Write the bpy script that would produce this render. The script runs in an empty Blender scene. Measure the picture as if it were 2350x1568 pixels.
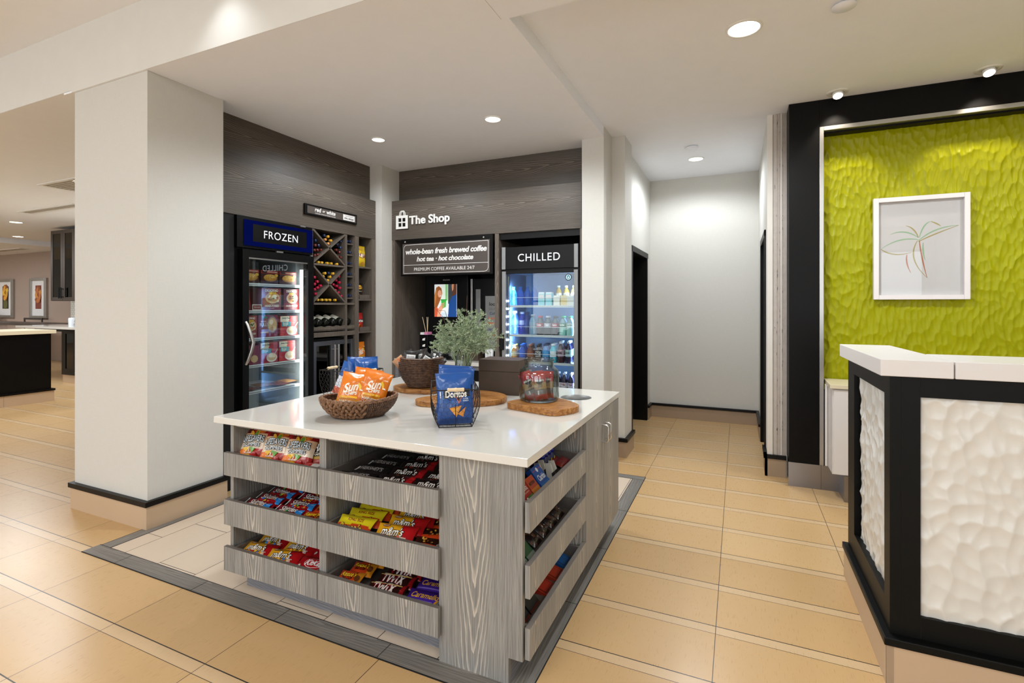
import bpy, bmesh, math, random
from mathutils import Vector, Matrix, noise
random.seed(7)
SC = bpy.context.scene
COL = SC.collection
PI = math.pi
R = math.radians
ORG = {}

# ------------------------------------------------------------------ colours
def lin(h):
    h = h.lstrip('#')
    o = []
    for i in (0, 2, 4):
        c = int(h[i:i+2], 16) / 255
        o.append(c / 12.92 if c <= .04045 else ((c + .055) / 1.055) ** 2.4)
    return (o[0], o[1], o[2], 1)

# ------------------------------------------------------------------ node helper
class NT:
    def __init__(s, name):
        s.m = bpy.data.materials.new(name)
        s.m.use_nodes = True
        s.t = s.m.node_tree
        s.t.nodes.clear()
        s.out = s.t.nodes.new('ShaderNodeOutputMaterial')
    def n(s, typ, **kw):
        nd = s.t.nodes.new('ShaderNode' + typ)
        for k, v in kw.items():
            setattr(nd, k, v)
        return nd
    def put(s, sock, v):
        if isinstance(v, bpy.types.NodeSocket):
            s.t.links.new(v, sock)
        elif v is not None:
            sock.default_value = v
    def ma(s, op, a, b=None, c=None):
        nd = s.n('Math', operation=op)
        s.put(nd.inputs[0], a); s.put(nd.inputs[1], b); s.put(nd.inputs[2], c)
        return nd.outputs[0]
    def mix(s, f, a, b):
        nd = s.n('Mix', data_type='RGBA')
        s.put(nd.inputs[0], f); s.put(nd.inputs[6], a); s.put(nd.inputs[7], b)
        return nd.outputs[2]
    def noise(s, vec, scale, detail=2, rough=.5):
        nd = s.n('TexNoise')
        s.put(nd.inputs['Vector'], vec)
        nd.inputs['Scale'].default_value = scale
        nd.inputs['Detail'].default_value = detail
        nd.inputs['Roughness'].default_value = rough
        return nd.outputs['Fac']
    def xyz(s):
        tc = s.n('TexCoord')
        sp = s.n('SeparateXYZ')
        s.t.links.new(tc.outputs['Object'], sp.inputs[0])
        return tc.outputs['Object'], sp.outputs[0], sp.outputs[1], sp.outputs[2]
    def comb(s, a, b, c):
        nd = s.n('CombineXYZ')
        s.put(nd.inputs[0], a); s.put(nd.inputs[1], b); s.put(nd.inputs[2], c)
        return nd.outputs[0]
    def smooth(s, v, lo, hi):
        nd = s.n('MapRange', interpolation_type='SMOOTHSTEP')
        s.put(nd.inputs[0], v)
        nd.inputs[1].default_value = lo; nd.inputs[2].default_value = hi
        return nd.outputs[0]
    def bump(s, h, strength, dist=.01):
        nd = s.n('Bump')
        s.put(nd.inputs['Height'], h)
        nd.inputs['Strength'].default_value = strength
        nd.inputs['Distance'].default_value = dist
        return nd.outputs[0]
    def bsdf(s, col, rough=.5, metal=0, spec=.5, coat=0, normal=None, emis=None, estr=0, trans=0, ior=1.5):
        b = s.n('BsdfPrincipled')
        s.put(b.inputs['Base Color'], col); s.put(b.inputs['Roughness'], rough)
        s.put(b.inputs['Metallic'], metal)
        b.inputs['Specular IOR Level'].default_value = spec
        b.inputs['Coat Weight'].default_value = coat
        b.inputs['Coat Roughness'].default_value = .06
        b.inputs['IOR'].default_value = ior
        b.inputs['Transmission Weight'].default_value = trans
        if emis is not None:
            s.put(b.inputs['Emission Color'], emis)
            b.inputs['Emission Strength'].default_value = estr
        if normal is not None:
            s.t.links.new(normal, b.inputs['Normal'])
        s.t.links.new(b.outputs[0], s.out.inputs[0])
        return b

def plain(name, hexc, rough=.5, metal=0, spec=.5, coat=0, var=.06, vs=8, bump=0, bs=200):
    t = NT(name)
    v, x, y, z = t.xyz()
    c = lin(hexc)
    col = c
    if var:
        n = t.noise(v, vs, 3)
        col = t.mix(n, tuple(k * (1 - var) for k in c[:3]) + (1,), tuple(min(1, k * (1 + var)) for k in c[:3]) + (1,))
    nm = t.bump(t.noise(v, bs, 2), bump, .002) if bump else None
    t.bsdf(col, rough, metal, spec, coat, nm)
    return t.m

def emit(name, hexc, strength):
    t = NT(name)
    e = t.n('Emission')
    e.inputs[0].default_value = lin(hexc); e.inputs[1].default_value = strength
    t.t.links.new(e.outputs[0], t.out.inputs[0])
    return t.m

def printed(name, rough, coat=0, bump=0, bs=60, estr=0):
    t = NT(name)
    a = t.n('Attribute'); a.attribute_name = 'Col'
    v, x, y, z = t.xyz()
    nm = t.bump(t.noise(v, bs, 3), bump, .004) if bump else None
    t.bsdf(a.outputs['Color'], rough, 0, .5, coat, nm, a.outputs['Color'] if estr else None, estr)
    return t.m

def pane(name, tint='#ffffff', f0=.04, rough=0.0, gain=1.0, edge=None):
    """thin clear sheet: transparent with a facing-dependent mirror part"""
    t = NT(name)
    tr = t.n('BsdfTransparent'); tr.inputs[0].default_value = lin(tint)
    g = t.n('BsdfGlossy'); g.inputs['Roughness'].default_value = rough
    lw = t.n('LayerWeight'); lw.inputs[0].default_value = .5
    p5 = t.ma('POWER', lw.outputs['Facing'], 5)
    if edge: t.put(tr.inputs[0], t.mix(t.ma('POWER', lw.outputs['Facing'], 2.5), lin(tint), lin(edge)))
    f = t.ma('MULTIPLY', t.ma('ADD', f0, t.ma('MULTIPLY', p5, 1 - f0)), gain)
    mx = t.n('MixShader')
    t.t.links.new(f, mx.inputs[0]); t.t.links.new(tr.outputs[0], mx.inputs[1]); t.t.links.new(g.outputs[0], mx.inputs[2])
    t.t.links.new(mx.outputs[0], t.out.inputs[0])
    return t.m

def clear_print(name, alpha):
    t = NT(name)
    a = t.n('Attribute'); a.attribute_name = 'Col'
    b = t.n('BsdfPrincipled')
    t.t.links.new(a.outputs['Color'], b.inputs['Base Color'])
    b.inputs['Roughness'].default_value = .12
    b.inputs['Coat Weight'].default_value = .5
    b.inputs['Alpha'].default_value = alpha
    t.t.links.new(b.outputs[0], t.out.inputs[0])
    return t.m

def wood(name, base, dark, light, mode='v', rough=.45, period=.17, F=75, slope=.11, ring=.75, off=0.0):
    t = NT(name)
    v, x, y, z = t.xyz()
    h = t.ma('ADD', x, y)
    a, c = {'v': (z, h), 'h': (h, z), 'x': (x, y), 'y': (y, x)}[mode]
    c = t.ma('ADD', c, off)
    lo = t.noise(t.comb(t.ma('MULTIPLY', a, .9), t.ma('MULTIPLY', c, 2.2), 0), 1.0, 2)
    c2 = t.ma('ADD', c, t.ma('MULTIPLY', t.ma('SUBTRACT', lo, .5), .16))
    pp = t.ma('PINGPONG', c2, period)
    d = t.noise(t.comb(t.ma('MULTIPLY', a, 5), t.ma('MULTIPLY', c, 26), 3), 1.0, 3, .6)
    rr = t.ma('SQRT', t.ma('ADD', t.ma('MULTIPLY', pp, pp), .00006))
    rr = t.ma('ADD', rr, t.ma('MULTIPLY', a, slope))
    rr = t.ma('ADD', rr, t.ma('MULTIPLY', t.ma('SUBTRACT', d, .5), .014))
    fr = t.ma('FRACT', t.ma('MULTIPLY', rr, F))
    line = t.smooth(fr, .55, .97)
    line = t.ma('MULTIPLY', line, t.ma('SUBTRACT', 1, t.smooth(fr, .965, 1.0)))
    near = t.ma('SUBTRACT', 1, t.smooth(pp, period * .16, period * .5))
    fine = t.noise(t.comb(t.ma('MULTIPLY', a, 2.2), t.ma('MULTIPLY', c, 170), 0), 1.0, 3, .65)
    fine2 = t.noise(t.comb(t.ma('MULTIPLY', a, 9), t.ma('MULTIPLY', c, 420), 9), 1.0, 2, .6)
    s = t.smooth(t.ma('ADD', t.ma('MULTIPLY', fine, .7), t.ma('MULTIPLY', fine2, .3)), .34, .68)
    col = t.mix(s, lin(dark), lin(base))
    m = t.ma('MULTIPLY', line, t.ma('ADD', t.ma('MULTIPLY', near, ring), .13))
    col = t.mix(m, col, lin(light))
    t.bsdf(col, rough, 0, .35, 0, t.bump(t.ma('ADD', s, line), .12, .002))
    return t.m

def mat_floor():
    t = NT('beige_floor_tile')
    v, x, y, z = t.xyz()
    def cell(c, off, p):
        q = t.ma('DIVIDE', t.ma('SUBTRACT', c, off), p)
        return t.ma('FLOOR', q), t.ma('MULTIPLY', t.ma('FRACT', q), p)
    ix, fx = cell(x, -.096, .6455)
    iy, fy = cell(y, 1.705, .38)
    def near(f, at, w):
        return t.ma('LESS_THAN', t.ma('ABSOLUTE', t.ma('SUBTRACT', f, at)), w)
    g = t.ma('MAXIMUM', near(fx, 0, .003), near(fy, 0, .0026))
    g = t.ma('MAXIMUM', g, near(fy, .06, .0026))
    strip = t.ma('LESS_THAN', fy, .06)
    wn = t.n('TexWhiteNoise', noise_dimensions='3D')
    t.put(wn.inputs['Vector'], t.comb(ix, iy, strip))
    big = t.noise(v, 1.3, 2)
    lines = t.noise(t.comb(t.ma('MULTIPLY', x, 260), t.ma('MULTIPLY', y, 18), 0), 1, 2)
    k = t.ma('ADD', t.ma('MULTIPLY', wn.outputs['Value'], .35), t.ma('ADD', t.ma('MULTIPLY', big, .4), t.ma('MULTIPLY', lines, .25)))
    col = t.mix(k, lin('#bd9867'), lin('#cdab7c'))
    col = t.mix(strip, col, lin('#ccae86'))
    col = t.mix(g, col, lin('#2e241a'))
    ro = t.ma('ADD', .24, t.ma('MULTIPLY', lines, .1))
    t.bsdf(col, ro, 0, .4, 0, t.bump(t.ma('SUBTRACT', 1, g), .3, .003))
    return t.m

def mat_shopfloor():
    t = NT('cream_plank_tile')
    v, x, y, z = t.xyz()
    q = t.ma('DIVIDE', t.ma('ADD', x, 3.385), .3175)
    ix = t.ma('FLOOR', q); fx = t.ma('MULTIPLY', t.ma('FRACT', q), .3175)
    qy = t.ma('DIVIDE', t.ma('SUBTRACT', t.ma('SUBTRACT', y, 2.238), t.ma('MULTIPLY', ix, .216)), .635)
    iy = t.ma('FLOOR', qy); fy = t.ma('MULTIPLY', t.ma('FRACT', qy), .635)
    g = t.ma('MAXIMUM', t.ma('LESS_THAN', fx, .004), t.ma('LESS_THAN', fy, .004))
    wn = t.n('TexWhiteNoise', noise_dimensions='3D')
    t.put(wn.inputs['Vector'], t.comb(ix, iy, 0))
    lines = t.noise(t.comb(t.ma('MULTIPLY', x, 200), t.ma('MULTIPLY', y, 9), 0), 1, 2)
    k = t.ma('ADD', t.ma('MULTIPLY', wn.outputs['Value'], .5), t.ma('MULTIPLY', lines, .5))
    col = t.mix(k, lin('#cdbba6'), lin('#dccab6'))
    col = t.mix(g, col, lin('#3a3029'))
    t.bsdf(col, .35, 0, .4)
    return t.m

def mat_paper():
    t = NT('linen_wallcovering')
    v, x, y, z = t.xyz()
    h = t.ma('ADD', x, y)
    a = t.noise(t.comb(t.ma('MULTIPLY', h, 380), 0, t.ma('MULTIPLY', z, 14)), 1, 2)
    b = t.noise(t.comb(t.ma('MULTIPLY', h, 14), 5, t.ma('MULTIPLY', z, 380)), 1, 2)
    w = t.ma('MULTIPLY', t.ma('ADD', a, b), .5)
    col = t.mix(w, lin('#c2c0ba'), lin('#d6d4ce'))
    t.bsdf(col, .75, 0, .3, 0, t.bump(w, .25, .0015))
    return t.m

def mat_subway(name):
    t = NT(name)
    v, x, y, z = t.xyz()
    br = t.n('TexBrick')
    t.put(br.inputs['Vector'], t.comb(x, z, 0))
    br.inputs['Scale'].default_value = 6
    br.inputs['Color1'].default_value = lin('#e6e4df'); br.inputs['Color2'].default_value = lin('#dedbd4')
    br.inputs['Mortar'].default_value = lin('#a9a59c')
    t.bsdf(br.outputs['Color'], .2)
    return t.m

def mat_weave(name, dark, light, sx, sz):
    t = NT(name)
    v, x, y, z = t.xyz()
    n = t.noise(v, 220, 2, .6)
    n2 = t.noise(v, 60, 2)
    col = t.mix(t.smooth(t.ma('ADD', t.ma('MULTIPLY', n, .6), t.ma('MULTIPLY', n2, .4)), .36, .68), lin(dark), lin(light))
    t.bsdf(col, .5, 0, .35, 0, t.bump(n, .2, .002))
    return t.m

def mat_olive():
    t = NT('oiled_olive_wood')
    v, x, y, z = t.xyz()
    along = t.comb(t.ma('MULTIPLY', t.ma('ADD', x, t.ma('MULTIPLY', y, .3)), 9), t.ma('MULTIPLY', t.ma('SUBTRACT', y, t.ma('MULTIPLY', x, .3)), 60), t.ma('MULTIPLY', z, 60))
    n1 = t.noise(along, 1, 4, .65)
    n2 = t.noise(v, 9, 3, .6)
    f = t.ma('FRACT', t.ma('MULTIPLY', t.ma('ADD', n2, t.ma('MULTIPLY', n1, .25)), 7))
    col = t.mix(t.smooth(n1, .3, .7), lin('#8a5526'), lin('#bb8447'))
    col = t.mix(t.ma('MULTIPLY', t.smooth(f, .72, .98), .55), col, lin('#4f2b10'))
    t.bsdf(col, .4, 0, .4)
    return t.m

M = {}
M['paper'] = mat_paper()
M['paint'] = plain('white_wall_paint', '#d8d7d2', .8, var=.03, bump=.05)
M['ceil'] = plain('ceiling_paint', '#eff2f9', .9, var=.02)
M['taupe'] = plain('taupe_wall_paint', '#a08d80', .8, var=.03)
M['grille'] = plain('ribbed_panel_edge', '#b7aca2', .6, var=.2, vs=30)
M['grille_light'] = plain('ribbed_panel_white', '#dcd6cd', .5)
M['floor'] = mat_floor(); M['shopfloor'] = mat_shopfloor()
M['skirt'] = plain('skirting_tile', '#bfa588', .4, var=.05, vs=5)
M['skirtdark'] = plain('corridor_skirting_tile', '#a08a72', .4, var=.05, vs=5)
M['black'] = plain('black_lacquer', '#080707', .38, spec=.2, var=.1)
M['blackwood'] = plain('espresso_wood', '#0a0807', .4, var=.25, vs=12, spec=.14)
M['deskblack'] = plain('black_desk_laminate', '#090a09', .45, spec=.16, var=.1)
M['woodv'] = wood('grey_oak_laminate', '#9b9994', '#716f6c', '#bdb5a9', 'v', period=.16, ring=.85, off=.17, slope=-.10, F=70)
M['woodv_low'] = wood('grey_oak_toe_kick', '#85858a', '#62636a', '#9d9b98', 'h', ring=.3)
M['edge'] = plain('grey_laminate_edge', '#6d6660', .5, var=.1, vs=40)
M['wallwood'] = wood('dark_oak_panel', '#5d554d', '#433d37', '#83786d', 'h', period=.21, F=62, slope=.07, ring=.6)
M['wallwood2'] = wood('dark_oak_header', '#5d554c', '#463f38', '#84786b', 'h', period=.19, F=60, slope=.07, ring=.55, off=.11)
M['unitwood'] = wood('dark_oak_shelving', '#6a6057', '#4b443d', '#8a7d70', 'v', ring=.35)
M['plankx'] = wood('grey_floor_plank_long', '#85807a', '#63605b', '#9c968e', 'x', period=.1, slope=.05, ring=.4)
M['planky'] = wood('grey_floor_plank_side', '#85807a', '#63605b', '#9c968e', 'y', period=.1, slope=.05, ring=.4)
M['quartz'] = plain('white_quartz', '#d3d0c9', .1, spec=.5, coat=.3, var=.02, vs=4)
M['whitelam'] = plain('white_laminate', '#dcd8d6', .3, var=.02)
M['tanlam'] = plain('cream_laminate', '#d9cdb0', .35, var=.03)
M['steel'] = plain('brushed_steel', '#9a9aa0', .32, 1, var=.1, vs=3)
M['alu'] = plain('satin_aluminium', '#b9b6b2', .35, 1, var=.04)
M['chrome'] = plain('chrome', '#d8d8d8', .1, 1, var=0)
M['greymetal'] = plain('grey_fridge_metal', '#8b8c8c', .45, .4, var=.04)
M['fridgein'] = plain('fridge_liner', '#7d8588', .5, var=.03)
M['fridgein2'] = plain('pale_fridge_liner', '#5d6f88', .5, var=.03)
M['shelfwire'] = plain('white_wire_shelf', '#d9dde0', .4, var=.03)
M['lime'] = plain('lime_painted_relief', '#9a9a00', .4, var=.12, vs=3, spec=.22)
M['relief'] = plain('pearl_white_relief', '#d6d3cc', .3, var=.03, coat=.2)
M['whiteframe'] = plain('white_picture_frame', '#e2dcdc', .4, var=.02)
M['mount'] = plain('white_mount_board', '#dbd8d6', .6, var=.02)
M['film'] = printed('printed_film', .28, .3, .35, 45)
M['card'] = printed('printed_card', .45)
M['plastic'] = printed('coloured_plastic', .25, .3)
M['clearp'] = clear_print('clear_bottle_plastic', .55)
M['screen'] = printed('lit_screen_print', .3, estr=.55)
M['pane'] = pane('door_glass', '#f2f6f6', .035)
M['freezerpane'] = pane('freezer_glass', '#f2f6f6', .10)
M['winepane'] = pane('smoked_glass', '#5a6468', .06)
M['jarglass'] = pane('jar_glass', '#f0f4f3', .07, edge='#6f7a78')
M['artglass'] = pane('picture_glass', '#f8f8f8', .02)
M['winglass'] = pane('window_glass', '#ffffff', .0, gain=.0)
M['led'] = emit('white_led', '#e2ecff', 60)
M['tube'] = emit('freezer_lamp', '#f4f6f2', 4)
M['lens'] = emit('downlight_lens', '#fff6e6', 9)
M['reflector'] = plain('white_reflector', '#f2efe8', .25, var=0)
M['whitetext'] = emit('backlit_white_letters', '#f4f8ff', 1.6)
M['bluelight'] = emit('dim_blue_lightbox', '#0a1560', .55)
M['signtext'] = plain('white_letter_vinyl', '#eceae6', .5, var=0)
M['signbrown'] = plain('taupe_sign_face', '#4a423d', .45, var=.04)
M['whiteplastic'] = plain('white_plastic', '#e6e6e4', .4, var=.02)
M['wire'] = plain('dark_wire', '#2a2523', .4, .6, var=0)
M['pale'] = plain('pale_turned_wood', '#dcc39b', .5, var=.1, vs=40)
M['seagrass'] = mat_weave('brown_seagrass', '#5a3a25', '#8f6a4a', 1, 1)
M['seagrass2'] = mat_weave('dark_rope_weave', '#2b1a12', '#7b5a44', 1, 1)
M['olive'] = mat_olive()
M['boxbrown'] = plain('brown_wood_box', '#453629', .55, var=.15, vs=14)
M['leaf'] = plain('grey_green_leaf', '#93a582', .6, var=.3, vs=30)
M['leaf2'] = plain('pale_bud', '#cdd4b8', .6, var=.2, vs=30)
M['twig'] = plain('brown_twig', '#5b3a26', .7, var=.2)
M['water'] = pane('vase_water', '#d7e0cf', .02)
M['blackplastic'] = plain('black_plastic', '#060607', .34, spec=.2, var=0)
M['winegl'] = plain('dark_wine_glass', '#0d100b', .12, var=0, coat=.5)
M['vent'] = plain('vent_slat', '#b5aea4', .6)
M['dark'] = plain('dark_recess', '#050505', .8, var=0)
M['chairwood'] = plain('dark_chair_wood', '#3a312b', .4, var=.1)

# ------------------------------------------------------------------ mesh builder
class MB:
    def __init__(s):
        s.v = []; s.f = []; s.c = []; s.m = []; s.s = []
    def add(s, vs, fs, col=None, mi=0, smooth=False):
        o = len(s.v)
        s.v.extend(Vector(p) for p in vs)
        for i, f in enumerate(fs):
            s.f.append([o + k for k in f])
            c = col[i] if isinstance(col, list) else col
            s.c.append(c); s.m.append(mi); s.s.append(smooth)
        return s
    def box(s, x0, x1, y0, y1, z0, z1, col=None, mi=0, top=None):
        if x0 > x1: x0, x1 = x1, x0
        if y0 > y1: y0, y1 = y1, y0
        if z0 > z1: z0, z1 = z1, z0
        vs = [(x, y, z) for z in (z0, z1) for y in (y0, y1) for x in (x0, x1)]
        fs = [(0, 2, 3, 1), (0, 1, 5, 4), (1, 3, 7, 5), (3, 2, 6, 7), (2, 0, 4, 6)]
        s.add(vs, fs, col, mi)
        s.add(vs, [(4, 5, 7, 6)], col, mi if top is None else top)
        return s
    def rim(s, x0, x1, z0, z1, w, y0, y1, wz=None, mi=0):
        wz = wz or w
        s.box(x0, x0 + w, y0, y1, z0, z1, None, mi); s.box(x1 - w, x1, y0, y1, z0, z1, None, mi)
        s.box(x0 + w, x1 - w, y0, y1, z0, z0 + wz, None, mi); s.box(x0 + w, x1 - w, y0, y1, z1 - wz, z1, None, mi)
        return s
    def prism(s, pts, z0, z1, col=None, mi=0, axis='z'):
        n = len(pts)
        def P(a, b, c):
            return {'z': (a, b, c), 'y': (a, c, b), 'x': (c, a, b)}[axis]
        vs = [P(a, b, z0) for a, b in pts] + [P(a, b, z1) for a, b in pts]
        fs = [list(range(n))[::-1], list(range(n, 2 * n))]
        fs += [(i, (i + 1) % n, n + (i + 1) % n, n + i) for i in range(n)]
        return s.add(vs, fs, col, mi)
    def tube(s, pts, r, n=8, col=None, mi=0, cap=True, smooth=True):
        pts = [Vector(p) for p in pts]
        rs = r if isinstance(r, (list, tuple)) else [r] * len(pts)
        vs = []
        up = None
        for i, p in enumerate(pts):
            a = pts[max(0, i - 1)]; b = pts[min(len(pts) - 1, i + 1)]
            t = (b - a)
            if t.length < 1e-9: t = Vector((0, 0, 1))
            t.normalize()
            if up is None:
                up = t.orthogonal().normalized()
            up = (up - t * up.dot(t))
            if up.length < 1e-6: up = t.orthogonal()
            up.normalize()
            w = t.cross(up)
            for k in range(n):
                an = 2 * PI * k / n
                vs.append(p + (up * math.cos(an) + w * math.sin(an)) * rs[i])
        fs = []
        for i in range(len(pts) - 1):
            for k in range(n):
                fs.append((i * n + k, i * n + (k + 1) % n, (i + 1) * n + (k + 1) % n, (i + 1) * n + k))
        s.add(vs, fs, col, mi, smooth)
        if cap:
            e = (len(pts) - 1) * n
            s.add(vs[:n], [list(range(n))[::-1]], col, mi)
            s.add(vs[e:e + n], [list(range(n))], col, mi)
        return s
    def lathe(s, prof, n=24, c=(0, 0, 0), colf=None, mi=0, smooth=True, sx=1, sy=1, cap=True):
        vs = []
        for r, z in prof:
            for k in range(n):
                a = 2 * PI * k / n
                vs.append((c[0] + r * sx * math.cos(a), c[1] + r * sy * math.sin(a), c[2] + z))
        fs = []; cs = []
        for i in range(len(prof) - 1):
            for k in range(n):
                fs.append((i * n + k, i * n + (k + 1) % n, (i + 1) * n + (k + 1) % n, (i + 1) * n + k))
                cs.append(colf((prof[i][1] + prof[i + 1][1]) / 2) if colf else None)
        s.add(vs, fs, cs, mi, smooth)
        if cap and prof[0][0] > 1e-5: s.add(vs[:n], [list(range(n))[::-1]], cs[0], mi)
        if cap and prof[-1][0] > 1e-5: s.add(vs[-n:], [list(range(n))], cs[-1], mi)
        return s
    def grid(s, fn, nu, nv, colf=None, mi=0, smooth=True):
        vs = [fn(i / nu, j / nv) for j in range(nv + 1) for i in range(nu + 1)]
        fs = []; cs = []
        for j in range(nv):
            for i in range(nu):
                a = j * (nu + 1) + i
                fs.append((a, a + 1, a + nu + 2, a + nu + 1))
                cs.append(colf((i + .5) / nu, (j + .5) / nv) if colf else None)
        return s.add(vs, fs, cs, mi, smooth)
    def xf(s, mtx):
        s.v = [mtx @ p for p in s.v]
        return s
    def join(s, o, mtx=None):
        k = len(s.v)
        s.v.extend((mtx @ p if mtx else p.copy()) for p in o.v)
        s.f.extend([[i + k for i in f] for f in o.f])
        s.c.extend(o.c); s.m.extend(o.m); s.s.extend(o.s)
        return s
    def mesh(s, name, mats, org=(0, 0, 0)):
        me = bpy.data.meshes.new(name)
        o = Vector(org)
        me.from_pydata([tuple(p - o) for p in s.v], [], s.f)
        for m in (mats if isinstance(mats, (list, tuple)) else [mats]):
            me.materials.append(m)
        me.polygons.foreach_set('material_index', s.m)
        me.polygons.foreach_set('use_smooth', s.s)
        if any(c is not None for c in s.c):
            at = me.color_attributes.new('Col', 'FLOAT_COLOR', 'CORNER')
            buf = []
            for p, c in zip(s.f, s.c):
                q = (lin(c) if isinstance(c, str) else c) if c is not None else (.5, .5, .5, 1)
                buf.extend(list(q) * len(p))
            at.data.foreach_set('color', buf)
        me.update()
        return me

def tag(o, label=None, cat=None, group=None, kind=None):
    if label: o['label'] = label
    if cat: o['category'] = cat
    if group: o['group'] = group
    if kind: o['kind'] = kind
    return o

def thing(name, label, cat, loc=(0, 0, 0), group=None, rz=0):
    o = bpy.data.objects.new(name, None)
    o.empty_display_size = .05
    COL.objects.link(o)
    o.location = loc; o.rotation_euler = (0, 0, rz)
    ORG[o.name] = Vector(loc)
    return tag(o, label, cat, group)

def ob(name, mb, mats, parent=None, at=None, local=False, bevel=0, label=None, cat=None, group=None, kind=None, seg=2):
    """world-space mesh; parent / at only move the origin"""
    org = Vector((0, 0, 0))
    if not local:
        if parent is not None: org = ORG[parent.name]
        elif at is not None: org = Vector(at)
    me = mb.mesh(name, mats, org) if isinstance(mb, MB) else mb
    o = bpy.data.objects.new(name, me)
    COL.objects.link(o)
    if parent is not None:
        o.parent = parent
    elif at is not None:
        o.location = at
    ORG[o.name] = org
    if bevel:
        b = o.modifiers.new('bevel', 'BEVEL'); b.width = bevel; b.segments = seg
        b.limit_method = 'ANGLE'; b.harden_normals = False
    return tag(o, label, cat, group, kind)

def put(name, mb, mats, mtx, label, cat, group=None, bevel=0):
    """a local-space mesh placed by a matrix as a thing of its own"""
    o = ob(name, mb, mats, local=True, label=label, cat=cat, group=group, bevel=bevel)
    o.matrix_world = mtx
    return o

def dup(src, mtx, label=None, group=None):
    c = src.copy(); COL.objects.link(c)
    c.matrix_world = mtx
    for ch in src.children:
        d = ch.copy(); COL.objects.link(d); d.parent = c
        for g in ch.children:
            e = g.copy(); COL.objects.link(e); e.parent = d
    if label: c['label'] = label
    if group: c['group'] = group
    return c

def struct(name, mb, mats, bevel=0, at=None, parent=None):
    return ob(name, mb, mats, at=at, parent=parent, bevel=bevel, kind='structure' if parent is None else None)

def TM(x, y, z, rz=0, rx=0, ry=0, s=1):
    return Matrix.Translation((x, y, z)) @ Matrix.Rotation(rz, 4, 'Z') @ Matrix.Rotation(rx, 4, 'X') @ Matrix.Rotation(ry, 4, 'Y') @ Matrix.Scale(s, 4)

# ------------------------------------------------------------------ lettering
TC = {}
def text_geo(s, shear=0, off=0, sp=1.0):
    k = (s, shear, off, sp)
    if k in TC: return TC[k]
    cu = bpy.data.curves.new('t', 'FONT')
    cu.body = s; cu.size = 1; cu.shear = shear; cu.offset = off; cu.space_character = sp
    cu.resolution_u = 4
    o = bpy.data.objects.new('t', cu)
    COL.objects.link(o)
    me = bpy.data.meshes.new_from_object(o.evaluated_get(bpy.context.evaluated_depsgraph_get()))
    bm = bmesh.new(); bm.from_mesh(me)
    bmesh.ops.triangulate(bm, faces=bm.faces[:])
    for _ in range(2):
        le = [e for e in bm.edges if e.calc_length() > .3]
        if le: bmesh.ops.subdivide_edges(bm, edges=le, cuts=1); bmesh.ops.triangulate(bm, faces=[f for f in bm.faces if len(f.verts) > 3])
    bm.to_mesh(me); bm.free()
    vs = [(v.co.x, v.co.y) for v in me.vertices]
    fs = [tuple(p.vertices) for p in me.polygons]
    bpy.data.objects.remove(o); bpy.data.curves.remove(cu); bpy.data.meshes.remove(me)
    if vs:
        x0 = min(v[0] for v in vs); x1 = max(v[0] for v in vs)
        y0 = min(v[1] for v in vs); y1 = max(v[1] for v in vs)
        cx, cy = (x0 + x1) / 2, (y0 + y1) / 2
        vs = [(x - cx, y - cy) for x, y in vs]
        r = (vs, fs, x1 - x0, y1 - y0)
    else:
        r = ([], [], 1, 1)
    TC[k] = r
    return r

def lay(mb, s, fn, cx, cy, w=None, h=None, col='#ffffff', shear=0, off=0, layer=1, mi=0, arch=0, tilt=0, sp=1.0):
    """letters placed on a surface fn(a,b,layer); cx,cy,w,h in surface units"""
    vs, fs, W, H = text_geo(s, shear, off, sp)
    kx = w / W if w else h / H
    ky = h / H if h else kx
    out = []
    for x, y in vs:
        a = x * kx; b = y * ky
        if arch and w: b += arch * (1 - (2 * a / w) ** 2)
        b += a * tilt
        out.append(fn(cx + a, cy + b, layer))
    mb.add(out, fs, col, mi)

def cut(tris, m):
    out = []
    st = list(tris)
    while st:
        t = st.pop()
        e = [math.dist(t[i], t[(i + 1) % 3]) for i in range(3)]
        k = e.index(max(e))
        if e[k] <= m: out.append(t); continue
        a, b, c = t[k], t[(k + 1) % 3], t[(k + 2) % 3]
        q = ((a[0] + b[0]) / 2, (a[1] + b[1]) / 2)
        st += [(a, q, c), (q, b, c)]
    return out
def lay_poly(mb, pts, fn, col, layer=1, mi=0, sub=0):
    if not sub:
        mb.add([fn(a, b, layer) for a, b in pts], [list(range(len(pts)))], col, mi); return
    for t in cut([(pts[0], pts[i], pts[i + 1]) for i in range(1, len(pts) - 1)], sub):
        mb.add([fn(a, b, layer) for a, b in t], [(0, 1, 2)], col, mi)

def lay_oval(mb, cx, cy, rx, ry, fn, col, layer=1, n=14, mi=0, tilt=0, sub=0):
    ct, st = math.cos(tilt), math.sin(tilt)
    pts = []
    for k in range(n):
        a = 2 * PI * k / n
        x, y = rx * math.cos(a), ry * math.sin(a)
        pts.append((cx + x * ct - y * st, cy + x * st + y * ct))
    if sub and max(rx, ry) > sub:
        for t in cut([((cx, cy), pts[k], pts[(k + 1) % n]) for k in range(n)], sub):
            mb.add([fn(a, b, layer) for a, b in t], [(0, 1, 2)], col, mi)
        return
    vs = [fn(cx, cy, layer)] + [fn(a, b, layer) for a, b in pts]
    mb.add(vs, [(0, 1 + k, 1 + (k + 1) % n) for k in range(n)], col, mi)

# flat-face surfaces
def face_y(y, d=.0006):   # front of a thing that looks towards -y
    return lambda a, b, l: (a, y - d * l, b)
def face_x(x, d=.0006):   # front that looks towards +x : a is y
    return lambda a, b, l: (x + d * l, a, b)
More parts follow.
